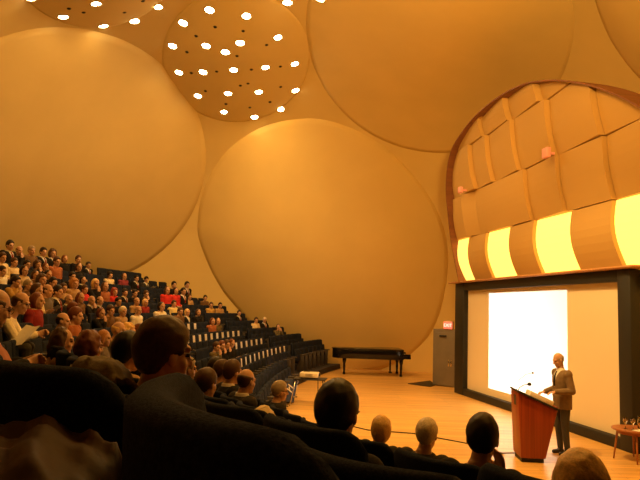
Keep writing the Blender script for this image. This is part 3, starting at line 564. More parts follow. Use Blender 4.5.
# ---------------------------------------------------------------- people
PEOPLE = [
[10, 16.58, 1.12, 'lap', 'short', 'dark', 'suit', 'black', 'man with dark hair in broad black coat, highest figure at far left'],
[10, 17.03, 1.035, 'chin', 'bald', 'brown', 'sweater', 'black', 'balding man in black resting chin on hand, beside broad-coated man at far left'],
[10, 17.63, 1.089, 'lap', 'short', 'grey', 'sweater', 'brown', 'grey-blond man in brown jacket, third head along the top row from the left'],
[10, 18.23, 1.103, 'lap', 'short', 'dark', 'suit', 'black', 'dark-haired man in black suit with pale shirt, fourth along the top row'],
[10, 18.74, 1.107, 'lap', 'wavy', 'brown', 'suit', 'black', 'woman with full brown hair and wide white collar in the top row'],
[10, 19.43, 1.011, 'lap', 'bob', 'auburn', 'sweater', 'black', 'auburn-haired woman in black near the middle of the top row'],
[10, 20.21, 1.058, 'lap', 'short', 'brown', 'sweater', 'black', 'brown-haired man in black at the top row, directly above a woman in black'],
[10, 20.85, 0.93, 'lap', 'short', 'dark', 'suit', 'black', 'man in dark suit and white shirt, last head along the top row before empty seats'],
[9, 18.86, 1.054, 'cross', 'bob', 'brown', 'sweater', 'black', 'woman with brown bob in black top, arms folded, second row from top'],
[9, 20.84, 0.93, 'lap', 'bun', 'dark', 'sweater', 'cream', 'woman in cream top with big dark hair, second row from top'],
[9, 21.8, 0.951, 'lap', 'long', 'brown', 'sweater', 'plum', 'long-haired woman in plum top right of the woman in cream top'],
[9, 22.67, 0.93, 'lap', 'short', 'dark', 'suit', 'black', 'man in black with white collar left of the man holding a white sheet'],
[9, 23.39, 0.93, 'read', 'short', 'dark', 'suit', 'charcoal', 'man in charcoal suit holding a white sheet, near the upper aisle end'],
[9, 15.53, 0.936, 'lap', 'short', 'brown', 'sweater', 'cream', 'short-haired woman in cream sweater at far left, second row from top'],
[9, 16.13, 0.932, 'lap', 'short', 'dark', 'sweater', 'black', 'dark-haired person in black just right of the cream sweater woman, high at far left'],
[9, 16.64, 0.967, 'chin', 'wavy', 'brown', 'sweater', 'black', 'wavy brown-haired woman in black leaning on her hand, upper left'],
[9, 17.6, 1.111, 'lap', 'short', 'brown', 'sweater', 'rust', 'brown-haired man in rust jacket below the woman with white collar'],
[9, 17.05, 0.93, 'chin', 'bob', 'auburn', 'sweater', 'black', 'person with reddish bob and raised hand beside man in rust jacket'],
[9, 14.99, 1.007, 'lap', 'short', 'brown', 'sweater', 'cream', 'man in cream shirt cut by left picture edge, upper left'],
[8, 14.62, 0.998, 'lap', 'bob', 'dark', 'sweater', 'beige', 'dark-haired woman in beige jacket at far left, below the cream sweater woman'],
[8, 15.77, 0.975, 'lap', 'bob', 'dark', 'sweater', 'black', 'dark bobbed woman in black, third row from top at left'],
[8, 13.67, 0.93, 'lap', 'short', 'dark', 'sweater', 'white', 'dark-haired man in white shirt at left picture edge'],
[8, 15.15, 0.93, 'chin', 'bob', 'brown', 'sweater', 'brown', 'brown-haired woman in brown touching her chin, third row from top'],
[8, 17.03, 0.994, 'lap', 'short', 'dark', 'sweater', 'black', 'dark-haired man in black above the tan jacket and orange hair'],
[8, 17.66, 0.93, 'lap', 'bob', 'dark', 'suit', 'black', 'dark-haired woman with white collar above the red sweater'],
[7, 12.83, 0.974, 'chin', 'short', 'dark', 'sweater', 'mustard', 'dark-haired man in mustard shirt with hand at chin, far left'],
[7, 13.37, 0.93, 'lap', 'short', 'grey', 'sweater', 'brown', 'grey-blond man in brown jacket right of the man in mustard shirt'],
[7, 13.97, 1.064, 'lap', 'wavy', 'brown', 'sweater', 'rust', 'wavy brown-haired woman in rust top in crowded left block'],
[7, 14.5, 1.025, 'lap', 'short', 'black', 'sweater', 'black', 'black-haired person in black in front of the empty upper left seats'],
[7, 15.05, 0.93, 'lap', 'short', 'brown', 'sweater', 'tan', 'brown-haired man in tan jacket behind the bald man in dark suit'],
[7, 15.62, 1.049, 'lap', 'wavy', 'orange', 'sweater', 'tan', 'orange-haired person in tan jacket left of the red sweater'],
[7, 16.2, 0.932, 'lap', 'short', 'brown', 'sweater', 'red', 'person in bright red sweater in the crowded left block'],
[7, 16.8, 1.098, 'chin', 'bob', 'blond', 'sweater', 'black', 'blond-bobbed woman in black with hand at mouth'],
[7, 17.4, 1.047, 'lap', 'long', 'brown', 'sweater', 'rust', 'long-haired woman in rust top right of the blond-bobbed woman'],
[7, 18.02, 0.93, 'lap', 'wavy', 'red', 'sweater', 'red', 'woman wearing red scarf and red headwear, middle of left block'],
[7, 18.71, 0.93, 'lap', 'short', 'dark', 'suit', 'black', 'man in black coat and white shirt right of the woman in red headwear'],
[7, 19.4, 0.93, 'lap', 'short', 'dark', 'sweater', 'black', 'dark-haired man in black directly above a bald man in tan'],
[7, 20.21, 0.93, 'chin', 'short', 'brown', 'sweater', 'black', 'man in black with hand at face, above the red-topped blonde'],
[7, 21.8, 1.093, 'lap', 'long', 'brown', 'sweater', 'red', 'long-haired woman in red top, first right of the aisle'],
[7, 22.49, 1.101, 'lap', 'bob', 'dark', 'sweater', 'red', 'dark-haired woman in red top, second right of the aisle'],
[7, 23.12, 1.107, 'lap', 'short', 'dark', 'suit', 'black', 'man in black suit and white tie right of the women in red'],
[7, 23.66, 0.93, 'cross', 'short', 'brown', 'sweater', 'tan', 'man in tan with arms folded, below two men in dark suits'],
[7, 25.04, 0.93, 'lap', 'short', 'dark', 'sweater', 'brown', 'dark-haired man in brown tilting his head, end of his row'],
[8, 23.99, 1.075, 'lap', 'short', 'dark', 'sweater', 'black', 'man in black, near end of third row from top'],
[8, 25.07, 1.12, 'lap', 'short', 'dark', 'suit', 'black', 'man in black suit with pale collar at end of third row from top'],
[6, 16.55, 0.931, 'lap', 'short', 'dark', 'sweater', 'black', 'dark-haired man in black left of the bald man in tan'],
[6, 17.78, 0.951, 'lap', 'bald', 'brown', 'sweater', 'tan', 'bald man in tan shirt in the middle of the left audience block'],
[6, 18.4, 0.935, 'lap', 'bob', 'blond', 'sweater', 'darkred', 'blond-haired woman in dark red top right of the bald man in tan'],
[6, 20.6, 0.93, 'lap', 'short', 'brown', 'sweater', 'yellow', 'brown-haired man in pale yellow shirt beside the aisle'],
[6, 23.81, 0.93, 'lap', 'short', 'brown', 'sweater', 'mustard', 'man in mustard shirt near end of his row, left of tan shirt'],
[6, 24.65, 0.93, 'cross', 'short', 'dark', 'sweater', 'tan', 'dark-haired man in tan shirt with folded arms at row end'],
[6, 13.7, 0.93, 'lap', 'bald', 'grey', 'suit', 'charcoal', 'bald man in charcoal suit in crowded left block'],
[6, 13.12, 1.072, 'lap', 'short', 'dark', 'suit', 'black', 'dark-haired man in black coat with white collar, crowded left block'],
[6, 12.65, 1.078, 'lap', 'bald', 'brown', 'sweater', 'grey', 'balding man in grey-brown jacket, crowded far left block'],
[6, 12.18, 1.082, 'read', 'bob', 'brown', 'sweater', 'cream', 'brown-haired woman in cream top holding papers, crowded far left block'],
[6, 14.3, 0.981, 'lap', 'long', 'auburn', 'sweater', 'brown', 'auburn-haired woman in brown between the bald man in charcoal and bald man in black'],
[6, 14.93, 0.93, 'chin', 'bald', 'grey', 'suit', 'black', 'bald man in black with hand at chin beside fringe-haired man'],
[6, 15.42, 0.93, 'lap', 'bald', 'dark', 'suit', 'black', 'balding man with dark fringe in black suit and white shirt'],
[5, 15.98, 0.981, 'lap', 'bald', 'grey', 'sweater', 'white', 'bald man in white shirt in front of the bald man in tan'],
[5, 14.96, 0.957, 'lap', 'short', 'white', 'sweater', 'tan', 'white-haired older man in tan jacket with badge, middle of left block'],
[5, 14.18, 0.978, 'lap', 'short', 'brown', 'sweater', 'brown', 'brown-haired man in brown left of the white-haired older man'],
[5, 12.11, 1.012, 'chin', 'short', 'auburn', 'sweater', 'brown', 'red-brown haired person holding hand to face, crowded left block'],
[5, 10.45, 1.104, 'lap', 'bob', 'auburn', 'sweater', 'darkred', 'auburn-haired person in dark red behind the large bald man at left'],
[5, 13.64, 0.93, 'chin', 'bob', 'auburn', 'sweater', 'black', 'auburn-haired woman in black with hand at chin, centre of left block'],
[5, 17.66, 1.088, 'lap', 'bob', 'dark', 'sweater', 'white', 'dark-haired woman in white top right of the blond woman in dark red'],
[5, 19.19, 0.963, 'lap', 'short', 'brown', 'sweater', 'brown', 'brown-haired man in brown behind the carded seats'],
[5, 19.79, 0.936, 'lap', 'bob', 'blond', 'suit', 'black', 'blond-brown haired woman in black with white shirt, above two white cards'],
[5, 20.75, 0.938, 'lap', 'bob', 'brown', 'sweater', 'black', 'brown-haired woman in black above the two white cards, nearer the aisle'],
[5, 24.62, 0.93, 'lap', 'short', 'dark', 'suit', 'black', 'man with dark hair in black jacket, alone at end of his row'],
[4, 19.95, 0.933, 'lap', 'bob', 'auburn', 'sweater', 'rust', 'auburn-haired woman in rust top just above the long row of white cards'],
[4, 20.48, 0.93, 'lap', 'long', 'brown', 'sweater', 'olive', 'long-haired person in olive next to the woman in rust top'],
[4, 24.35, 0.93, 'cross', 'short', 'dark', 'sweater', 'cream', 'dark-haired man in cream shirt with folded arms beside the white-haired man'],
[4, 25.25, 0.93, 'lap', 'short', 'white', 'suit', 'black', 'white-haired man in dark coat at row end beside the cream shirt man'],
[4, 9.71, 1.026, 'lap', 'bald', 'dark', 'sweater', 'grey', 'man with bald crown and dark fringe in grey jacket, nearer left crowd'],
[4, 10.28, 1.117, 'lap', 'short', 'auburn', 'sweater', 'rust', 'reddish-haired person beside the man with the bald crown'],
[3, 24.62, 0.93, 'both', 'long', 'dark', 'sweater', 'olive', 'woman in olive jacket with both hands at her face, end of card rows'],
[3, 9.41, 0.981, 'lap', 'bob', 'orange', 'sweater', 'grey', 'light-orange haired person in grey jacket, behind auburn-haired woman'],
[3, 10.2, 1.12, 'lap', 'bald', 'blond', 'sweater', 'grey', 'bald light-haired person in grey left of the dark-haired man with glasses'],
[3, 10.8, 1.12, 'lap', 'wavy', 'blond', 'sweater', 'cream', 'blond wavy-haired person in cream, second head left of the large foreground man'],
[3, 11.45, 1.12, 'lap', 'short', 'auburn', 'sweater', 'brown', "red-brown haired person just behind the large foreground man's head"],
[3, 5.36, 1.0, 'lap', 'wavy', 'auburn', 'sweater', 'brown', 'auburn wavy-haired woman seen in profile, close at left'],
[3, 4.28, 1.045, 'lap', 'short', 'black', 'sweater', 'tan', 'black-haired person in tan jacket close behind the large foreground man'],
[2, 15.05, 0.93, 'chin', 'short', 'brown', 'sweater', 'olive', 'brown-haired man in olive jacket, first of four beside the card rows'],
[2, 15.6, 0.93, 'chin', 'short', 'auburn', 'sweater', 'black', 'red-haired person in black with hand at face, second of four beside card rows'],
[2, 16.15, 0.93, 'chin', 'short', 'brown', 'sweater', 'black', 'brown-haired person in black leaning on hand, third of four beside card rows'],
[2, 16.7, 0.93, 'read', 'bob', 'auburn', 'sweater', 'black', 'auburn-haired person holding a white sheet, fourth of four beside card rows'],
[2, 5.288, 0.976, 'lap', 'short', 'brown', 'sweater', 'black', 'brown-haired person low behind dark seat backs, below the grey-haired older man'],
[1, 8.4, 1.075, 'lap', 'short', 'dark', 'sweater', 'black', 'dark-haired person in black in the cluster before the curved seats'],
[1, 7.85, 1.065, 'lap', 'short', 'brown', 'sweater', 'charcoal', 'brown-haired person in charcoal in the cluster before the curved seats'],
[1, 7.32, 1.092, 'lap', 'short', 'brown', 'suit', 'black', 'dark brown-haired man with white collar in the cluster before the curved seats'],
[1, 6.8, 1.055, 'lap', 'bald', 'brown', 'suit', 'charcoal', 'balding man in profile with white collar, nearest of the cluster before the curved seats'],
[0, 8.63, 1.043, 'lap', 'short', 'grey', 'sweater', 'charcoal', 'grey-haired man with glasses beside the projector cart'],
[0, 6.086, 1.015, 'lap', 'bob', 'blond', 'sweater', 'charcoal', 'blond-haired person seen from behind in the front row'],
[0, 5.558, 1.068, 'lap', 'short', 'white', 'sweater', 'charcoal', 'white-haired person seen from behind in the front row'],
[3, 2.504, 0.977, 'lap', 'short', 'black', 'sweater', 'black', 'black-haired man with glasses seen from behind, centre foreground'],

]
# explicit places: x, y, floor height, faces along its row
PLACED = [
 (5, 8.1, (-4.02, 7.68), 1.27, 1.05, 'lean', 'bald', 'brown', 'sweater', 'white', 'large balding man in white shirt reading at left, behind the man with glasses'),
 (5, 4.2, (-2.50, 4.12), 1.25, 1.05, 'lean', 'bald', 'brown', 'sweater', 'black', 'bald man with glasses in profile, nearest person at the left edge'),
 (3, 6.05, (-2.44, 6.0), .92, 1.0, 'lap', 'long', 'brown', 'sweater', 'tan', 'woman with long brown hair seen from behind at left, near the olive coat'),
 (4, 2.2, (-.57, 2.28), 1.12, 1.0, 'lap', 'short', 'brown', 'sweater', 'rust', 'large brown-haired man with glasses in rust sweater, foreground left of centre'),
 (2, 3.1, (.865, 3.3), .72, .95, 'chin', 'short', 'dark', 'sweater', 'black', 'dark-haired man with raised hand seen from behind, left of the lectern'),
 (3, 1.8, (.80, 1.93), .905, .9, 'lap', 'bob', 'blond', 'sweater', 'black', 'blond-haired woman seen from behind at the lower right corner'),
 (2, 7.1, (-1.46, 7.1), .59, 1.0, 'lap', 'short', 'grey', 'sweater', 'charcoal', 'grey-haired older man just right of the large foreground man'),
]
SPEAKER_LOOK = Vector((3.9, 10.9))

def hand(mb, w, d, n, curl=.5, side=1):
    """palm and five bent fingers from wrist w along d, palm facing n"""
    d = Vector(d).normalized(); n = Vector(n); n = (n - d * n.dot(d)).normalized(); t = d.cross(n) * side; w = Vector(w)
    for k, (off, ln) in enumerate(((-.030, .066), (-.010, .076), (.010, .072), (.029, .056))):
        kn = w + d * (.088 - .004 * abs(k - 1)) + t * off
        mb.cap(w + d * .012 + t * off * .55, kn, .0145, .0115, 8)
        a = curl * .55; p1 = kn + (d * math.cos(a) + n * math.sin(a)) * ln * .55
        a2 = curl * 1.35; p2 = p1 + (d * math.cos(a2) + n * math.sin(a2)) * ln * .5
        mb.cap(kn, p1, .0100, .0088, 8); mb.cap(p1, p2, .0088, .0074, 8)
    b0 = w + d * .025 - t * .022; b1 = w + d * .058 - t * .056 + n * .012; b2 = w + d * .088 - t * .060 + n * .026
    mb.cap(b0, b1, .0145, .0112, 8); mb.cap(b1, b2, .0106, .0088, 8)

def headm(center, yaw, pitch): return Matrix.Translation(center) @ Matrix.Rotation(yaw, 4, 'Z') @ Matrix.Rotation(pitch, 4, 'X')
def head_prims(mb, M):
    R = M.to_3x3(); A = lambda p: M @ Vector(p)
    mb.ball(A((0, -.012, .03)), (.074, .094, .098), R, 20, 14)
    mb.ball(A((0, .02, -.04)), (.060, .070, .084), R, 18, 12)
    mb.ball(A((0, .062, -.100)), (.026, .022, .02), R)
    for s in (-1, 1):
        mb.ball(A((s * .036, .050, -.03)), (.026, .026, .03), R)
        mb.cap(A((s * .016, .084, .030)), A((s * .048, .070, .030)), .012, .010, 8)
        mb.ball(A((s * .032, .073, .008)), .0145, None, 10, 8)
        mb.ball(A((s * .077, -.006, -.004)), (.010, .022, .032), R @ Matrix.Rotation(s * .25, 3, 'Z'), 10, 8)
    mb.cap(A((0, .086, .016)), A((0, .106, -.026)), .0095, .0145, 10)
    mb.ball(A((0, .092, -.030)), (.018, .014, .010), R)
    mb.cap(A((-.017, .080, -.061)), A((.017, .080, -.061)), .009, .009, 8)
    mb.cap(A((-.013, .080, -.072)), A((.013, .080, -.072)), .0085, .0085, 8)

def bodyspec(pose, bulk=1.0):
    J = dict(pel=(0, .0, .49), nk=(0, -.02, .955), hd=(0, .025, 1.08), pit=-.05)
    J['hip'] = [(s * .09, .03, .485) for s in (-1, 1)]; J['kn'] = [(s * .12, .44, .50) for s in (-1, 1)]; J['an'] = [(s * .11, .42, .09) for s in (-1, 1)]
    J['sh'] = [(s * .175, -.015, .885) for s in (-1, 1)]
    if pose in ('lap', 'chin'):
        J['el'] = [(s * .212, -.01, .61) for s in (-1, 1)]; J['wr'] = [(s * .115, .21, .595) for s in (-1, 1)]; J['hv'] = [((-s * .35, .9, -.1), (0, -.1, -1)) for s in (-1, 1)]
    if pose == 'chin':
        J['el'][1] = (.15, .20, .62); J['wr'][1] = (.055, .165, .885); J['hv'][1] = ((-.15, -.1, 1), (-.5, -1, 0)); J['pit'] = -.12
    if pose == 'cross':
        J['el'] = [(s * .22, .07, .63) for s in (-1, 1)]; J['wr'] = [(.05, .175, .665), (-.05, .215, .69)]; J['hv'] = [((1, .0, .1), (0, -1, 0)), ((-1, .0, .1), (0, -1, 0))]
    if pose == 'read':
        J['el'] = [(s * .22, .05, .62) for s in (-1, 1)]; J['wr'] = [(s * .12, .27, .69) for s in (-1, 1)]; J['hv'] = [((-s * .3, .9, .3), (-s * .6, .1, .5)) for s in (-1, 1)]; J['pit'] = -.3
    if pose == 'both':
        J['el'] = [(s * .17, .22, .66) for s in (-1, 1)]; J['wr'] = [(s * .055, .15, .93) for s in (-1, 1)]; J['hv'] = [((-s * .1, -.1, 1), (0, -1, 0)) for s in (-1, 1)]
    if pose == 'lean':
        J.update(nk=(0, .24, .87), hd=(0, .33, 1.015), pit=-.25); J['sh'] = [(s * .175, .20, .805) for s in (-1, 1)]
        J['el'] = [(s * .17, .34, .60) for s in (-1, 1)]; J['wr'] = [(s * .05, .54, .66) for s in (-1, 1)]; J['hv'] = [((-s * .4, .8, .2), (-s, .0, 0)) for s in (-1, 1)]
    if pose == 'stand':
        J.update(pel=(0, 0, .95), nk=(0, .03, 1.475), hd=(0, .075, 1.635), pit=-.32)
        J['hip'] = [(s * .09, 0, .93) for s in (-1, 1)]; J['kn'] = [(s * .10, .02, .50) for s in (-1, 1)]; J['an'] = [(s * .11, -.02, .085) for s in (-1, 1)]
        J['sh'] = [(s * .185, .01, 1.40) for s in (-1, 1)]; J['el'] = [(s * .25, -.03, 1.12) for s in (-1, 1)]
        J['wr'] = [(-.17, .24, 1.10), (.15, .26, 1.06)]; J['hv'] = [((.2, 1, -.15), (0, -.1, -1)), ((-.2, 1, -.1), (0, -.1, -1))]
    return J
RP = [(-.12, .10, .085), (-.02, .165, .13), (.12, .17, .135), (.36, .150, .118), (.62, .168, .122), (.78, .176, .108), (.87, .155, .088), (.93, .112, .070), (.985, .070, .060), (1.05, .054, .054)]
def torso(mb, J, g=0.0, t0=-9, t1=9, n=20):
    p = Vector(J['pel']); q = Vector(J['nk']); ax = q - p; up = ax.normalized(); f = Vector((1, 0, 0)).cross(up) * -1
    if f.y < 0: f = -f
    rings = []
    for t, rx, ry in RP:
        if t0 <= t <= t1:
            c = p + ax * t
            rings.append([c + Vector((1, 0, 0)) * (rx + g) * math.cos(2 * PI * k / n) + f * (ry + g) * math.sin(2 * PI * k / n) for k in range(n)])
    mb.loft(rings)
def arms(mb, J, g=0.0, cut=0.0):
    for i in (0, 1):
        s, e, w_ = Vector(J['sh'][i]), Vector(J['el'][i]), Vector(J['wr'][i])
        mb.ball(s, .062 + g); mb.cap(s, e, .052 + g, .042 + g); mb.cap(e, w_ + (e - w_).normalized() * cut, .041 + g, .029 + g)
def legs(mb, J, g=0.0, cut=0.0):
    for i in (0, 1):
        h, k, a = Vector(J['hip'][i]), Vector(J['kn'][i]), Vector(J['an'][i])
        mb.cap(h, k, .088 + g, .060 + g); mb.cap(k, a + (k - a).normalized() * cut, .058 + g, .040 + g)
def foot(mb, a, g=0.0):
    a = Vector(a); mb.cap(a + Vector((0, -.03, -.045)), a + Vector((0, .13, -.055)), .036 + g, .030 + g); mb.cap(a, a + Vector((0, .03, -.04)), .038 + g, .036 + g)

_cache = {}
def cached(key, fn):
    if key not in _cache: _cache[key] = fn()
    return _cache[key]
def body_mesh(pose, yaw, vox):
    def make():
        J = bodyspec(pose); mb = MB(); torso(mb, J); arms(mb, J); legs(mb, J)
        M = headm(J['hd'], yaw, J['pit']); head_prims(mb, M)
        mb.cap(Vector(J['nk']) + Vector((0, -.005, -.03)), M @ Vector((0, -.02, -.06)), .058, .053, 14)
        for i in (0, 1):
            d, n = J['hv'][i]; hand(mb, J['wr'][i], d, n, .6, -1 if i == 0 else 1); foot(mb, J['an'][i])
        me = remesh(mb, vox, 2, 'person_body')
        for k in range(3): me.materials.append(None)
        I = M.inverted()
        for p in me.polygons:
            c = I @ p.center
            if c.y > .06:
                if abs(abs(c.x) - .032) < .0125 and abs(c.z - .008) < .0075: p.material_index = 1
                elif abs(c.x) < .022 and abs(c.z + .066) < .009 and c.y > .078: p.material_index = 2
        return me
    return cached(('body', pose, yaw, vox), make)
def top_mesh(pose, vox, g, suit):
    def make():
        J = bodyspec(pose); mb = MB(); torso(mb, J, g, -.05, .99); arms(mb, J, g, .03)
        if pose == 'stand' and suit:
            p = Vector(J['pel']); mb.loft([[p + Vector((rx * math.cos(a), ry * math.sin(a), z)) for a in [2 * PI * k / 20 for k in range(20)]] for z, rx, ry in ((-.16, .195, .145), (.0, .19, .15), (.14, .18, .14))])
        me = remesh(mb, vox, 2, 'top')
        if suit:
            p = Vector(J['pel']); ax = Vector(J['nk']) - p; L = ax.length; up = ax / L; f = Vector((1, 0, 0)).cross(up) * -1
            if f.y < 0: f = -f
            bm = bmesh.new(); bm.from_mesh(me); kill = []
            for fc in bm.faces:
                c = fc.calc_center_median() - p; t = c.dot(up) / L
                if c.dot(f) > .02 and t > .42 and abs(c.x) < .075 * (t - .42) / .5: kill.append(fc)
            bmesh.ops.delete(bm, geom=kill, context='FACES'); bm.to_mesh(me); bm.free()
        return me
    return cached(('top', pose, vox, g, suit), make)
def shirt_mesh(pose, vox):
    def make():
        J = bodyspec(pose); mb = MB(); torso(mb, J, .010, .2, 1.06); return remesh(mb, vox, 2, 'shirt')
    return cached(('shirt', pose, vox), make)
def tie_mesh(pose):
    def make():
        J = bodyspec(pose); p = Vector(J['pel']); ax = Vector(J['nk']) - p; up = ax.normalized(); f = Vector((1, 0, 0)).cross(up) * -1
        if f.y < 0: f = -f
        rings = []
        for t, ry, w_ in ((.95, .075, .016), (.9, .090, .014), (.8, .116, .018), (.62, .130, .024), (.46, .128, .026)):
            c = p + ax * t + f * (ry + .004)
            rings.append([c + Vector((sx * w_, 0, 0)) + f * dz for sx, dz in ((-1, 0), (1, 0), (1, .008), (-1, .008))])
        return MB().loft(rings).mesh('tie')
    return cached(('tie', pose), make)
def leg_mesh(pose, vox):
    def make():
        J = bodyspec(pose); mb = MB(); torso(mb, J, .008, -.2, .14); legs(mb, J, .010, .01); return remesh(mb, vox, 2, 'trousers')
    return cached(('trousers', pose, vox), make)
def shoe_mesh(pose, i, vox):
    def make():
        mb = MB(); foot(mb, bodyspec(pose)['an'][i], .007); return remesh(mb, vox, 1, 'shoe')
    return cached(('shoe', pose, i, vox), make)
def hair_mesh(style, fine):
    """hair in head space: forward +y, up +z"""
    def make():
        nu, nv = (56, 40) if fine else (28, 20)
        def shell(rx, ry, rz, cy, cz, fn):
            vs = []; fs = []
            for i in range(nv + 1):
                t = PI * i / nv
                for j in range(nu):
                    p = 2 * PI * j / nu; d = Vector((math.sin(t) * math.cos(p), math.sin(t) * math.sin(p), math.cos(t)))
                    v = Vector((d.x * rx, d.y * ry + cy, d.z * rz + cz)); vs.append(fn(v, d))
            for i in range(nv):
                for j in range(nu): fs.append((i * nu + j, (i + 1) * nu + j, (i + 1) * nu + (j + 1) % nu, i * nu + (j + 1) % nu))
            return MB().add(vs, fs)
        C = Vector((0, -.012, .03))
        def sstep(a, b_, x):
            t = min(1, max(0, (x - a) / (b_ - a))); return t * t * (3 - 2 * t)
        HL = [(-.2, -.088), (-.07, -.085), (-.045, -.07), (-.028, -.03), (-.012, .0), (.012, .012), (.03, .004), (.042, .03), (.058, .062), (.075, .078), (.2, .08)]
        def hairline(y):
            for (a, p), (b_, q) in zip(HL, HL[1:]):
                if y <= b_: return p + (q - p) * (y - a) / (b_ - a)
            return .08
        def short(v, d, th=.018, nz=.0035):
            line = hairline(v.y)
            k = sstep(line - .012, line + .016, v.z); q = noise.noise(v * 38) * nz + noise.noise(Vector((v.x * 150, v.y * 40, v.z * 60))) * nz * .5
            return C + (v - C) * (1 + (-.10 + k * (.10 + th / .09)) + q * k / .09)
        if style == 'short': return shell(.074, .094, .098, -.012, .03, lambda v, d: short(v, d)).mesh('hair', True)
        if style == 'bald':
            def f(v, d):
                ln = hairline(v.y); up = .05 - min(0, v.y) * .25; k = sstep(ln - .01, ln + .012, v.z) * (1 - sstep(up - .015, up + .015, v.z)) * (1 - sstep(.02, .035, v.y)); return C + (v - C) * (1 + (-.10 + k * .18) + noise.noise(v * 40) * .03 * k)
            return shell(.074, .094, .098, -.012, .03, f).mesh('hair', True)
        def curtain(rx, ry, rz, cy, cz, amp, fr=28):
            def f(v, d):
                v = v + d * (noise.noise(v * fr) * amp + noise.noise(Vector((v.x * 90, v.y * 90, v.z * 25))) * amp * .4)
                if v.y > .012 and v.z < .072:                     # open over the face
                    w_ = 1 - sstep(.05, .075, v.z); v.y = v.y + (.012 + .25 * max(0, v.z) - v.y) * w_
                return v
            return shell(rx, ry, rz, cy, cz, f)
        if style == 'bob': mb = curtain(.094, .108, .135, -.022, .0, .005)
        elif style == 'wavy': mb = curtain(.110, .118, .150, -.026, .0, .014, 22)
        elif style == 'long': mb = curtain(.096, .104, .20, -.028, -.055, .010)
        elif style == 'bun':
            mb = shell(.074, .094, .098, -.012, .03, lambda v, d: short(v, d, .03)); mb.ball((.0, -.085, .085), (.085, .065, .075), None, 20, 14)
        return mb.mesh('hair', True)
    return cached(('hair', style, fine), make)
def glasses(parent, M, lens=True):
    mb = MB()
    for s in (-1, 1):
        c = Vector((s * .033, .096, .008)); mb.tube([c + Vector((.025 * math.cos(2 * PI * k / 16), 0, .019 * math.sin(2 * PI * k / 16))) for k in range(17)], .0022, 6)
        mb.tube([(s * .058, .093, .012), (s * .076, .06, .014), (s * .084, -.005, .012)], .002, 6)
    mb.tube([(-.009, .099, .010), (.009, .099, .010)], .002, 6)
    o = mb.build('glasses', STEEL, smooth=True); o.parent = parent; o.matrix_local = M; return o

def person(loc, face, pose, hair, hc, top, tc, label, scale=1.0, fine=False, spec=False, look=None, group='audience in the hall', yawfix=None):
    """face: direction (xy) of the seat; the head turns towards the speaker"""
    loc = Vector(loc); fa = math.atan2(face[1], face[0]); look = look or SPEAKER_LOOK
    la = math.atan2(look.y - loc.y, look.x - loc.x); dl = (la - fa + PI) % (2 * PI) - PI
    turn = max(-.35, min(.35, dl * .4)); yaw = max(-.9, min(.9, dl - turn))
    yaw = round(yaw / .3) * .3 if yawfix is None else yawfix
    vox = .0062 if fine else .0095; cv = .008 if fine else .013
    t = empty('person', loc, fa + turn - PI / 2, label, 'person', group); t.scale = (scale,) * 3
    J = bodyspec(pose); M = headm(J['hd'], yaw, J['pit'])
    put('body', body_mesh(pose, yaw, vox), t, [SKIN, EYEM, LIPM])
    if hair: put('hair', hair_mesh(hair, fine), t, [HAIRC[hc]], M)
    suit = top == 'suit'
    put('jacket' if suit else 'sweater', top_mesh(pose, cv, .022 if suit else .016, suit), t, [CLOTH[tc]])
    if suit:
        s_ = put('shirt', shirt_mesh(pose, cv), t, [SHIRT])
        if hair in ('short', 'bald'): put('necktie', tie_mesh(pose), t, [CLOTH['black' if tc != 'black' else 'darkred']])
    put('trousers', leg_mesh(pose, cv), t, [GREYT if len(label) % 2 else TROUSER])
    for i in (0, 1): put('shoe', shoe_mesh(pose, i, cv), t, [SHOE])
    if spec: glasses(t, M)
    return t, M

occ = {}
def sheet(name, M, size, label, cat, group=None, mt=None):
    mb = MB(); n = 8
    for kz in (0, .0015):
        pass
    up = []; dn = []
    for j in range(2):
        for i in range(n + 1):
            x = (i / n - .5) * size[0]; y = (j - .5) * size[1]; z = .012 * math.cos(PI * i / n * 2)
            up.append((x, y, z + .0015)); dn.append((x, y, z))
    k = 2 * (n + 1); fs = []
    for i in range(n):
        fs += [(i, i + 1, n + 2 + i, n + 1 + i), (k + i, k + n + 1 + i, k + n + 2 + i, k + i + 1), (i, k + i, k + i + 1, i + 1), (n + 1 + i, n + 2 + i, k + n + 2 + i, k + n + 1 + i)]
    o = mb.add(up + dn, fs).build(name, mt or PAPER); o.matrix_world = M
    return tag(o, label, cat, group)
FINE = ('foreground', 'in the front row', 'lower right corner', 'lectern', 'profile', 'olive coat', 'beside the projector', 'nearest person', 'close behind', 'large balding')
SPEC = ('with glasses',)
def add_person(k, s, xy, fl, sc, pose, hair, hc, top, tc, label, look=None):
    occ.setdefault(k, []).append(s)
    f = rown(k, s); near = any(q in label for q in FINE)
    t, M = person((xy[0], xy[1], fl), f, pose, hair, hc, top, tc, label, sc, near, near and 'with glasses' in label, Vector((3.4, 5.3)) if k == 4 and s < 3 else None)
    if pose == 'read':
        Mw = Matrix.Translation(t.location) @ Matrix.Rotation(t.rotation_euler.z, 4, 'Z') @ Matrix.Scale(sc, 4) @ Matrix.Translation((0, .36, .735)) @ Matrix.Rotation(.55, 4, 'X')
        sheet('paper_sheet', Mw, (.24, .30), 'white sheet held by the ' + ' '.join(label.split()[:9]), 'paper', 'papers held in the audience', WHITEP)
for k, s, sc, pose, hair, hc, top, tc, label in PEOPLE:
    add_person(k, s, (rowx(k, s), s), flr(k, s), sc, pose, hair, hc, top, tc, label)
for k, s, xy, fl, sc, pose, hair, hc, top, tc, label in PLACED:
    add_person(k, s, xy, fl, sc, pose, hair, hc, top, tc, label)

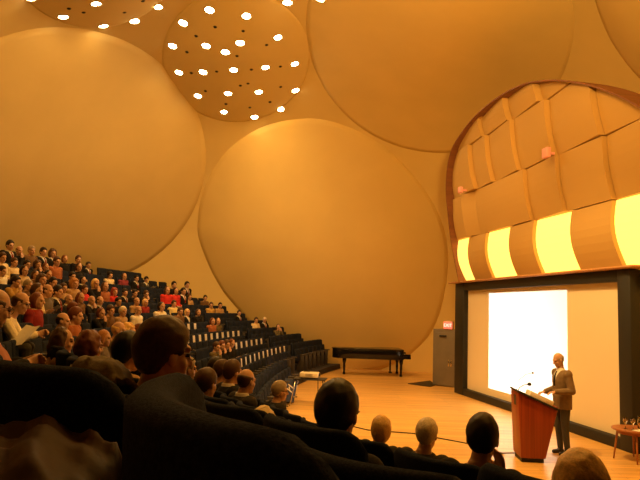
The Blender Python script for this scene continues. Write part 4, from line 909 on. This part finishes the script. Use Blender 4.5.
# the speaker
t, M = person((4.42, 11.32, 0), (-1, -.08), 'stand', 'bald', 'grey', 'suit', 'suitbrown', 'bald man in brown suit jacket standing behind the lectern, looking down', 1.0, True, False, Vector((3.2, 10.9)), 'speaker', 0.0)
tag(sheet('paper_sheet', Matrix.Translation((-3.50, 7.55, 1.96)) @ Matrix.Rotation(-.5, 4, 'Z') @ Matrix.Rotation(.75, 4, 'X'), (.26, .32), 'broad cream papers held by the large balding man at left', 'paper', None, WHITEP))

# ---------------------------------------------------------------- seats
def back_mesh(drop=.06, hw=.272):
    mb = MB(); rings = []; nU = 20
    for i in range(nU + 1):
        u = -1 + 2 * i / nU; a = max(0, (abs(u) - .74) / .26); zt = 1.0 - drop * a ** 2.4; th = .035 * math.sqrt(max(.12, 1 - .75 * abs(u) ** 8))
        y0 = .10 * u * u; x = hw * u; ring = []
        for v in (0, .25, .5, .75, .92): z = .30 + (zt - .035 - .30) * v; ring.append((x, y0 - .13 * (z - .45) - th, z))
        for an in (150, 120, 90, 60, 30): ring.append((x, y0 - .13 * (zt - .48) + th * math.cos(rad(an)), zt - .035 + .035 * math.sin(rad(an))))
        for v in (.92, .75, .5, .25, 0): z = .30 + (zt - .035 - .30) * v; ring.append((x, y0 - .13 * (z - .45) + th + .02 * math.sin(PI * v) * (1 - u * u), z))
        rings.append(ring)
    return mb.loft(rings).mesh('backrest', True)
BACKME = back_mesh(); BACKFAR = back_mesh(.022, .278)
for q in (BACKME, BACKFAR): q.materials.append(SEATM)
def simple(fn, mt, bev):
    o = fn().build('tmp', mt, bevel=bev); me = o.data; bpy.data.objects.remove(o); return me
CUSH = simple(lambda: MB().box((0, .29, .385), (.47, .44, .09)), SEATM, .03)
CUSHUP = simple(lambda: MB().box((0, .15, .60), (.47, .10, .42), Matrix.Rotation(rad(8), 3, 'X')), SEATM, .03)
ARM = simple(lambda: MB().box((-.275, .22, .595), (.05, .34, .04)), SEATD, .015)
PED = simple(lambda: MB().box((-.275, .20, .29), (.035, .24, .57)).box((-.275, .2, .012), (.07, .34, .024)), SEATD, .006)
CARDME = MB().box((0, 0, 0), (.20, .003, .33)).mesh('reserved_card'); CARDME.materials.append(WHITEP)
IM = camo.matrix_world.inverted()
def pix(p):
    q = IM @ Vector(p)
    if q.z > -.05: return (9999, 9999)
    return 320 + 622 * q.x / -q.z, 240 - 622 * q.y / -q.z
ROWN = ['front row', 'second row from the stage', 'third row from the stage', 'fourth row from the stage', 'fifth row from the stage', 'sixth row from the stage', 'seventh row from the stage', 'fourth row from the top', 'third row from the top', 'second row from the top', 'top row']
ENDS = [17.3, 25.6, 25.4, 25.6, 25.8, 25.5, 25.5, 25.5, 25.5, 25.2, 24.7]
seat_n = 0; far_n = 0
def seat(k, s, folded, label, shift=None):
    global seat_n
    f = rown(k, s); bk = .09 if k == 5 and s < 3 else .15; x = rowx(k, s) - f.x * bk; y = s - f.y * bk; seat_n += 1
    rz = math.atan2(f.y, f.x) - PI / 2 - (.42 if k == 5 and s < .95 else 0)
    t = empty('auditorium_seat', (x, y, flr(k, s)), rz, label, 'seat', 'auditorium seats, ' + ROWN[k])
    if s < 9 and k in (2, 3, 4): t.scale = (1, 1, 1.05)
    for nm, me in (('backrest', BACKME if s < 9 else BACKFAR), ('seat_cushion', CUSHUP if folded else CUSH), ('armrest', ARM), ('pedestal', PED)):
        o = bpy.data.objects.new(nm, me); o.parent = t; link(o)
    return t
CARDS = {1: (14.5, 20.75), 2: (17.75, 20.9), 3: (15.3, 20.75), 4: (17.8, 19.2)}
for k in range(11):
    lo = smin(k) + .05; pts = []; s = ENDS[k]; acc = 0; prev = None
    while s > lo:
        p = Vector((rowx(k, s), s))
        if prev is not None: acc += (p - prev).length
        pts.append((acc, s)); prev = p; s -= .02
    def s_at(a):
        i0, i1 = 0, len(pts) - 1
        while i1 - i0 > 1:
            mid = (i0 + i1) // 2
            if pts[mid][0] < a: i0 = mid
            else: i1 = mid
        (a0, s0), (a1, s1) = pts[i0], pts[i1]; return s0 + (s1 - s0) * (a - a0) / max(1e-6, a1 - a0)
    def a_at(s):
        i = min(len(pts) - 1, max(0, int(round((ENDS[k] - s) / .02)))); return pts[i][0]
    people = sorted(a_at(s) for s in occ.get(k, []))
    anchors = sorted(people + [a_at(s) for s in {5: [.78, 1.15]}.get(k, [])])
    segs = [(0.0, a_at(21.68)), (a_at(20.98), pts[-1][0])] if ENDS[k] > 22 else [(0.0, pts[-1][0])]
    for bi, (a0, a1) in enumerate(segs):
        far = bi == 0 and len(segs) == 2
        stops = [p for p in anchors if a0 - .3 < p < a1 + .3]
        nodes = []
        cur = a0 + .28 if not stops or stops[0] - a0 > .55 else None
        seqs = ([cur] if cur is not None else []) + stops
        end = a1 - .28
        if not seqs or end - seqs[-1] > .5: seqs.append(end)
        out_ = []
        for q, r in zip(seqs, seqs[1:]):
            n = max(1, int((r - q) / .53)) if r - q < 1.6 else max(1, round((r - q) / .56))
            out_ += [q + (r - q) * i / n for i in range(n)]
        out_.append(seqs[-1])
        if far: out_ = out_[::-1]
        ci = 0
        for i, a in enumerate(out_):
            s = s_at(a); f = rown(k, s); c = Vector((rowx(k, s), s, flr(k, s) + .9)); px, py = pix(c); dd_ = c.y
            vis = -70 < px < 700 and py < 560
            if not vis: continue
            taken = any(abs(a - p) < .2 for p in people)
            if k >= 3 and c.y < 1.2 and px > 560: continue
            lab = '%s navy seat, %s from the aisle %s, %s' % ('occupied' if taken else 'empty', ordw(i), 'towards the far wall' if far else 'towards the camera', ROWN[k])
            t = seat(k, s, not taken, lab)
            if k in CARDS and CARDS[k][0] < s < CARDS[k][1] and not taken:
                R = Matrix.Translation(t.location) @ Matrix.Rotation(t.rotation_euler.z, 4, 'Z') @ Matrix.Translation((0, .022, .80)) @ Matrix.Rotation(rad(7.4), 4, 'X')
                o = bpy.data.objects.new('reserved_card', CARDME); link(o); o.matrix_world = R
                tag(o, 'white card on a seat back, %s from the aisle, %s' % (ordw(ci), ROWN[k]), 'card', 'white cards on the seat backs'); ci += 1
print('SEATS', seat_n)

# ---------------------------------------------------------------- clothes and papers left about
def cloth_heap(name, pts, size, mt, label, folds=.012, seed=0, flat=.0):
    """a garment thrown over something: thick folded sheet through a grid of points"""
    rows = [catmull_v(r, 6) for r in pts]; cols = []
    for j in range(len(rows[0])): cols.append(catmull_v([r[j] for r in rows], 6))
    nu = len(cols); nv = len(cols[0]); top = []
    for i in range(nu):
        for j in range(nv):
            p = cols[i][j]; q = noise.noise(Vector((i * .35 + seed, j * .12, seed))) * folds + noise.noise(Vector((i * .1, j * .55 + seed, 3))) * folds
            top.append(p + Vector((0, 0, q)))
    me = MB().add(top, [(i * nv + j, (i + 1) * nv + j, (i + 1) * nv + j + 1, i * nv + j + 1) for i in range(nu - 1) for j in range(nv - 1)]).mesh(name, True)
    o = bpy.data.objects.new(name, me); link(o); me.materials.append(mt)
    def f(o):
        s = o.modifiers.new('s', 'SOLIDIFY'); s.thickness = size; s.offset = -1
    bake(o, f); o.data.shade_smooth(); return tag(o, label, 'jacket')
def catmull_v(pts, n):
    pts = [Vector(p) for p in pts]; out = []
    for i in range(len(pts) - 1):
        p0 = pts[max(i - 1, 0)]; p1 = pts[i]; p2 = pts[i + 1]; p3 = pts[min(i + 2, len(pts) - 1)]
        for k in range(n):
            t = k / n; out.append(.5 * ((2 * p1) + (p2 - p0) * t + (2 * p0 - 5 * p1 + 4 * p2 - p3) * t * t + (3 * p1 - p0 - 3 * p2 + p3) * t ** 3))
    out.append(pts[-1]); return out
# leather jacket on the seat beside the camera, coats thrown over seat backs
V = Vector
def jk(dx, dy, dz): return [[(x + dx, y + dy, z + dz) for x, y, z in r] for r in JK]
JK = [
  [(-.52, .90, 2.08), (-.50, .90, 2.17), (-.44, .90, 2.205), (-.37, .89, 2.215), (-.29, .86, 2.205), (-.23, .82, 2.16), (-.20, .78, 2.07)],
  [(-.52, .80, 2.10), (-.49, .80, 2.17), (-.43, .81, 2.205), (-.35, .80, 2.215), (-.27, .77, 2.195), (-.21, .73, 2.14), (-.18, .69, 2.03)],
  [(-.50, .68, 2.08), (-.46, .70, 2.14), (-.39, .71, 2.175), (-.31, .70, 2.18), (-.24, .67, 2.15), (-.185, .63, 2.09), (-.155, .59, 1.98)],
  [(-.47, .58, 2.03), (-.42, .60, 2.09), (-.35, .61, 2.125), (-.28, .60, 2.12), (-.21, .57, 2.08), (-.16, .53, 2.00), (-.13, .50, 1.92)]]
cloth_heap('leather_jacket', JK, .018, BROWNLEATHER, 'brown leather jacket heaped at the lower left corner, behind the nearest seat back', .022, 2)
# coats over seat backs further down
def over_back(x, y, ang, zt, w, drop_f, drop_b, mt, label, seed):
    c, s_ = math.cos(ang), math.sin(ang); rows = []
    for v, z in ((.20, zt - drop_f), (.10, zt - drop_f * .45), (.055, zt + .0), (.0, zt + .035), (-.06, zt + .005), (-.10, zt - drop_b * .5), (-.14, zt - drop_b)):
        rows.append([])
        for i in range(6):
            u = (i / 5 - .5) * w; zz = z - .06 * abs(u / (w / 2)) ** 3
            rows[-1].append((x + u * c - v * s_, y + u * s_ + v * c, zz))
    return cloth_heap('coat', rows, .02, mt, label, .014, seed)
f5 = rown(5, 1.42); a5 = math.atan2(f5.y, f5.x) - PI / 2
over_back(-.80, 1.45, a5, 2.27, .42, .3, .12, RUSTCLOTH, 'rust orange jacket draped over a seat back at the left edge', 4)
f4 = rown(4, 2.6); a4 = math.atan2(f4.y, f4.x) - PI / 2
over_back(-.78, 2.30, a4, 2.15, .46, .35, .35, OLIVE, 'olive green coat draped over a seat back left of the large foreground man', 9)

for k, s, lab, sd in ((1, 5.95, 'cream garment draped over a front seat back near the grey-haired man with glasses', 5), (2, 4.45, 'cream garment draped over a dark seat back just behind the other one', 12)):
    f = rown(k, s); over_back(rowx(k, s) - f.x * .16, s - f.y * .16, math.atan2(f.y, f.x) - PI / 2, flr(k, s) + .985, .17, .12, .10, CLOTH['cream'], lab, sd)
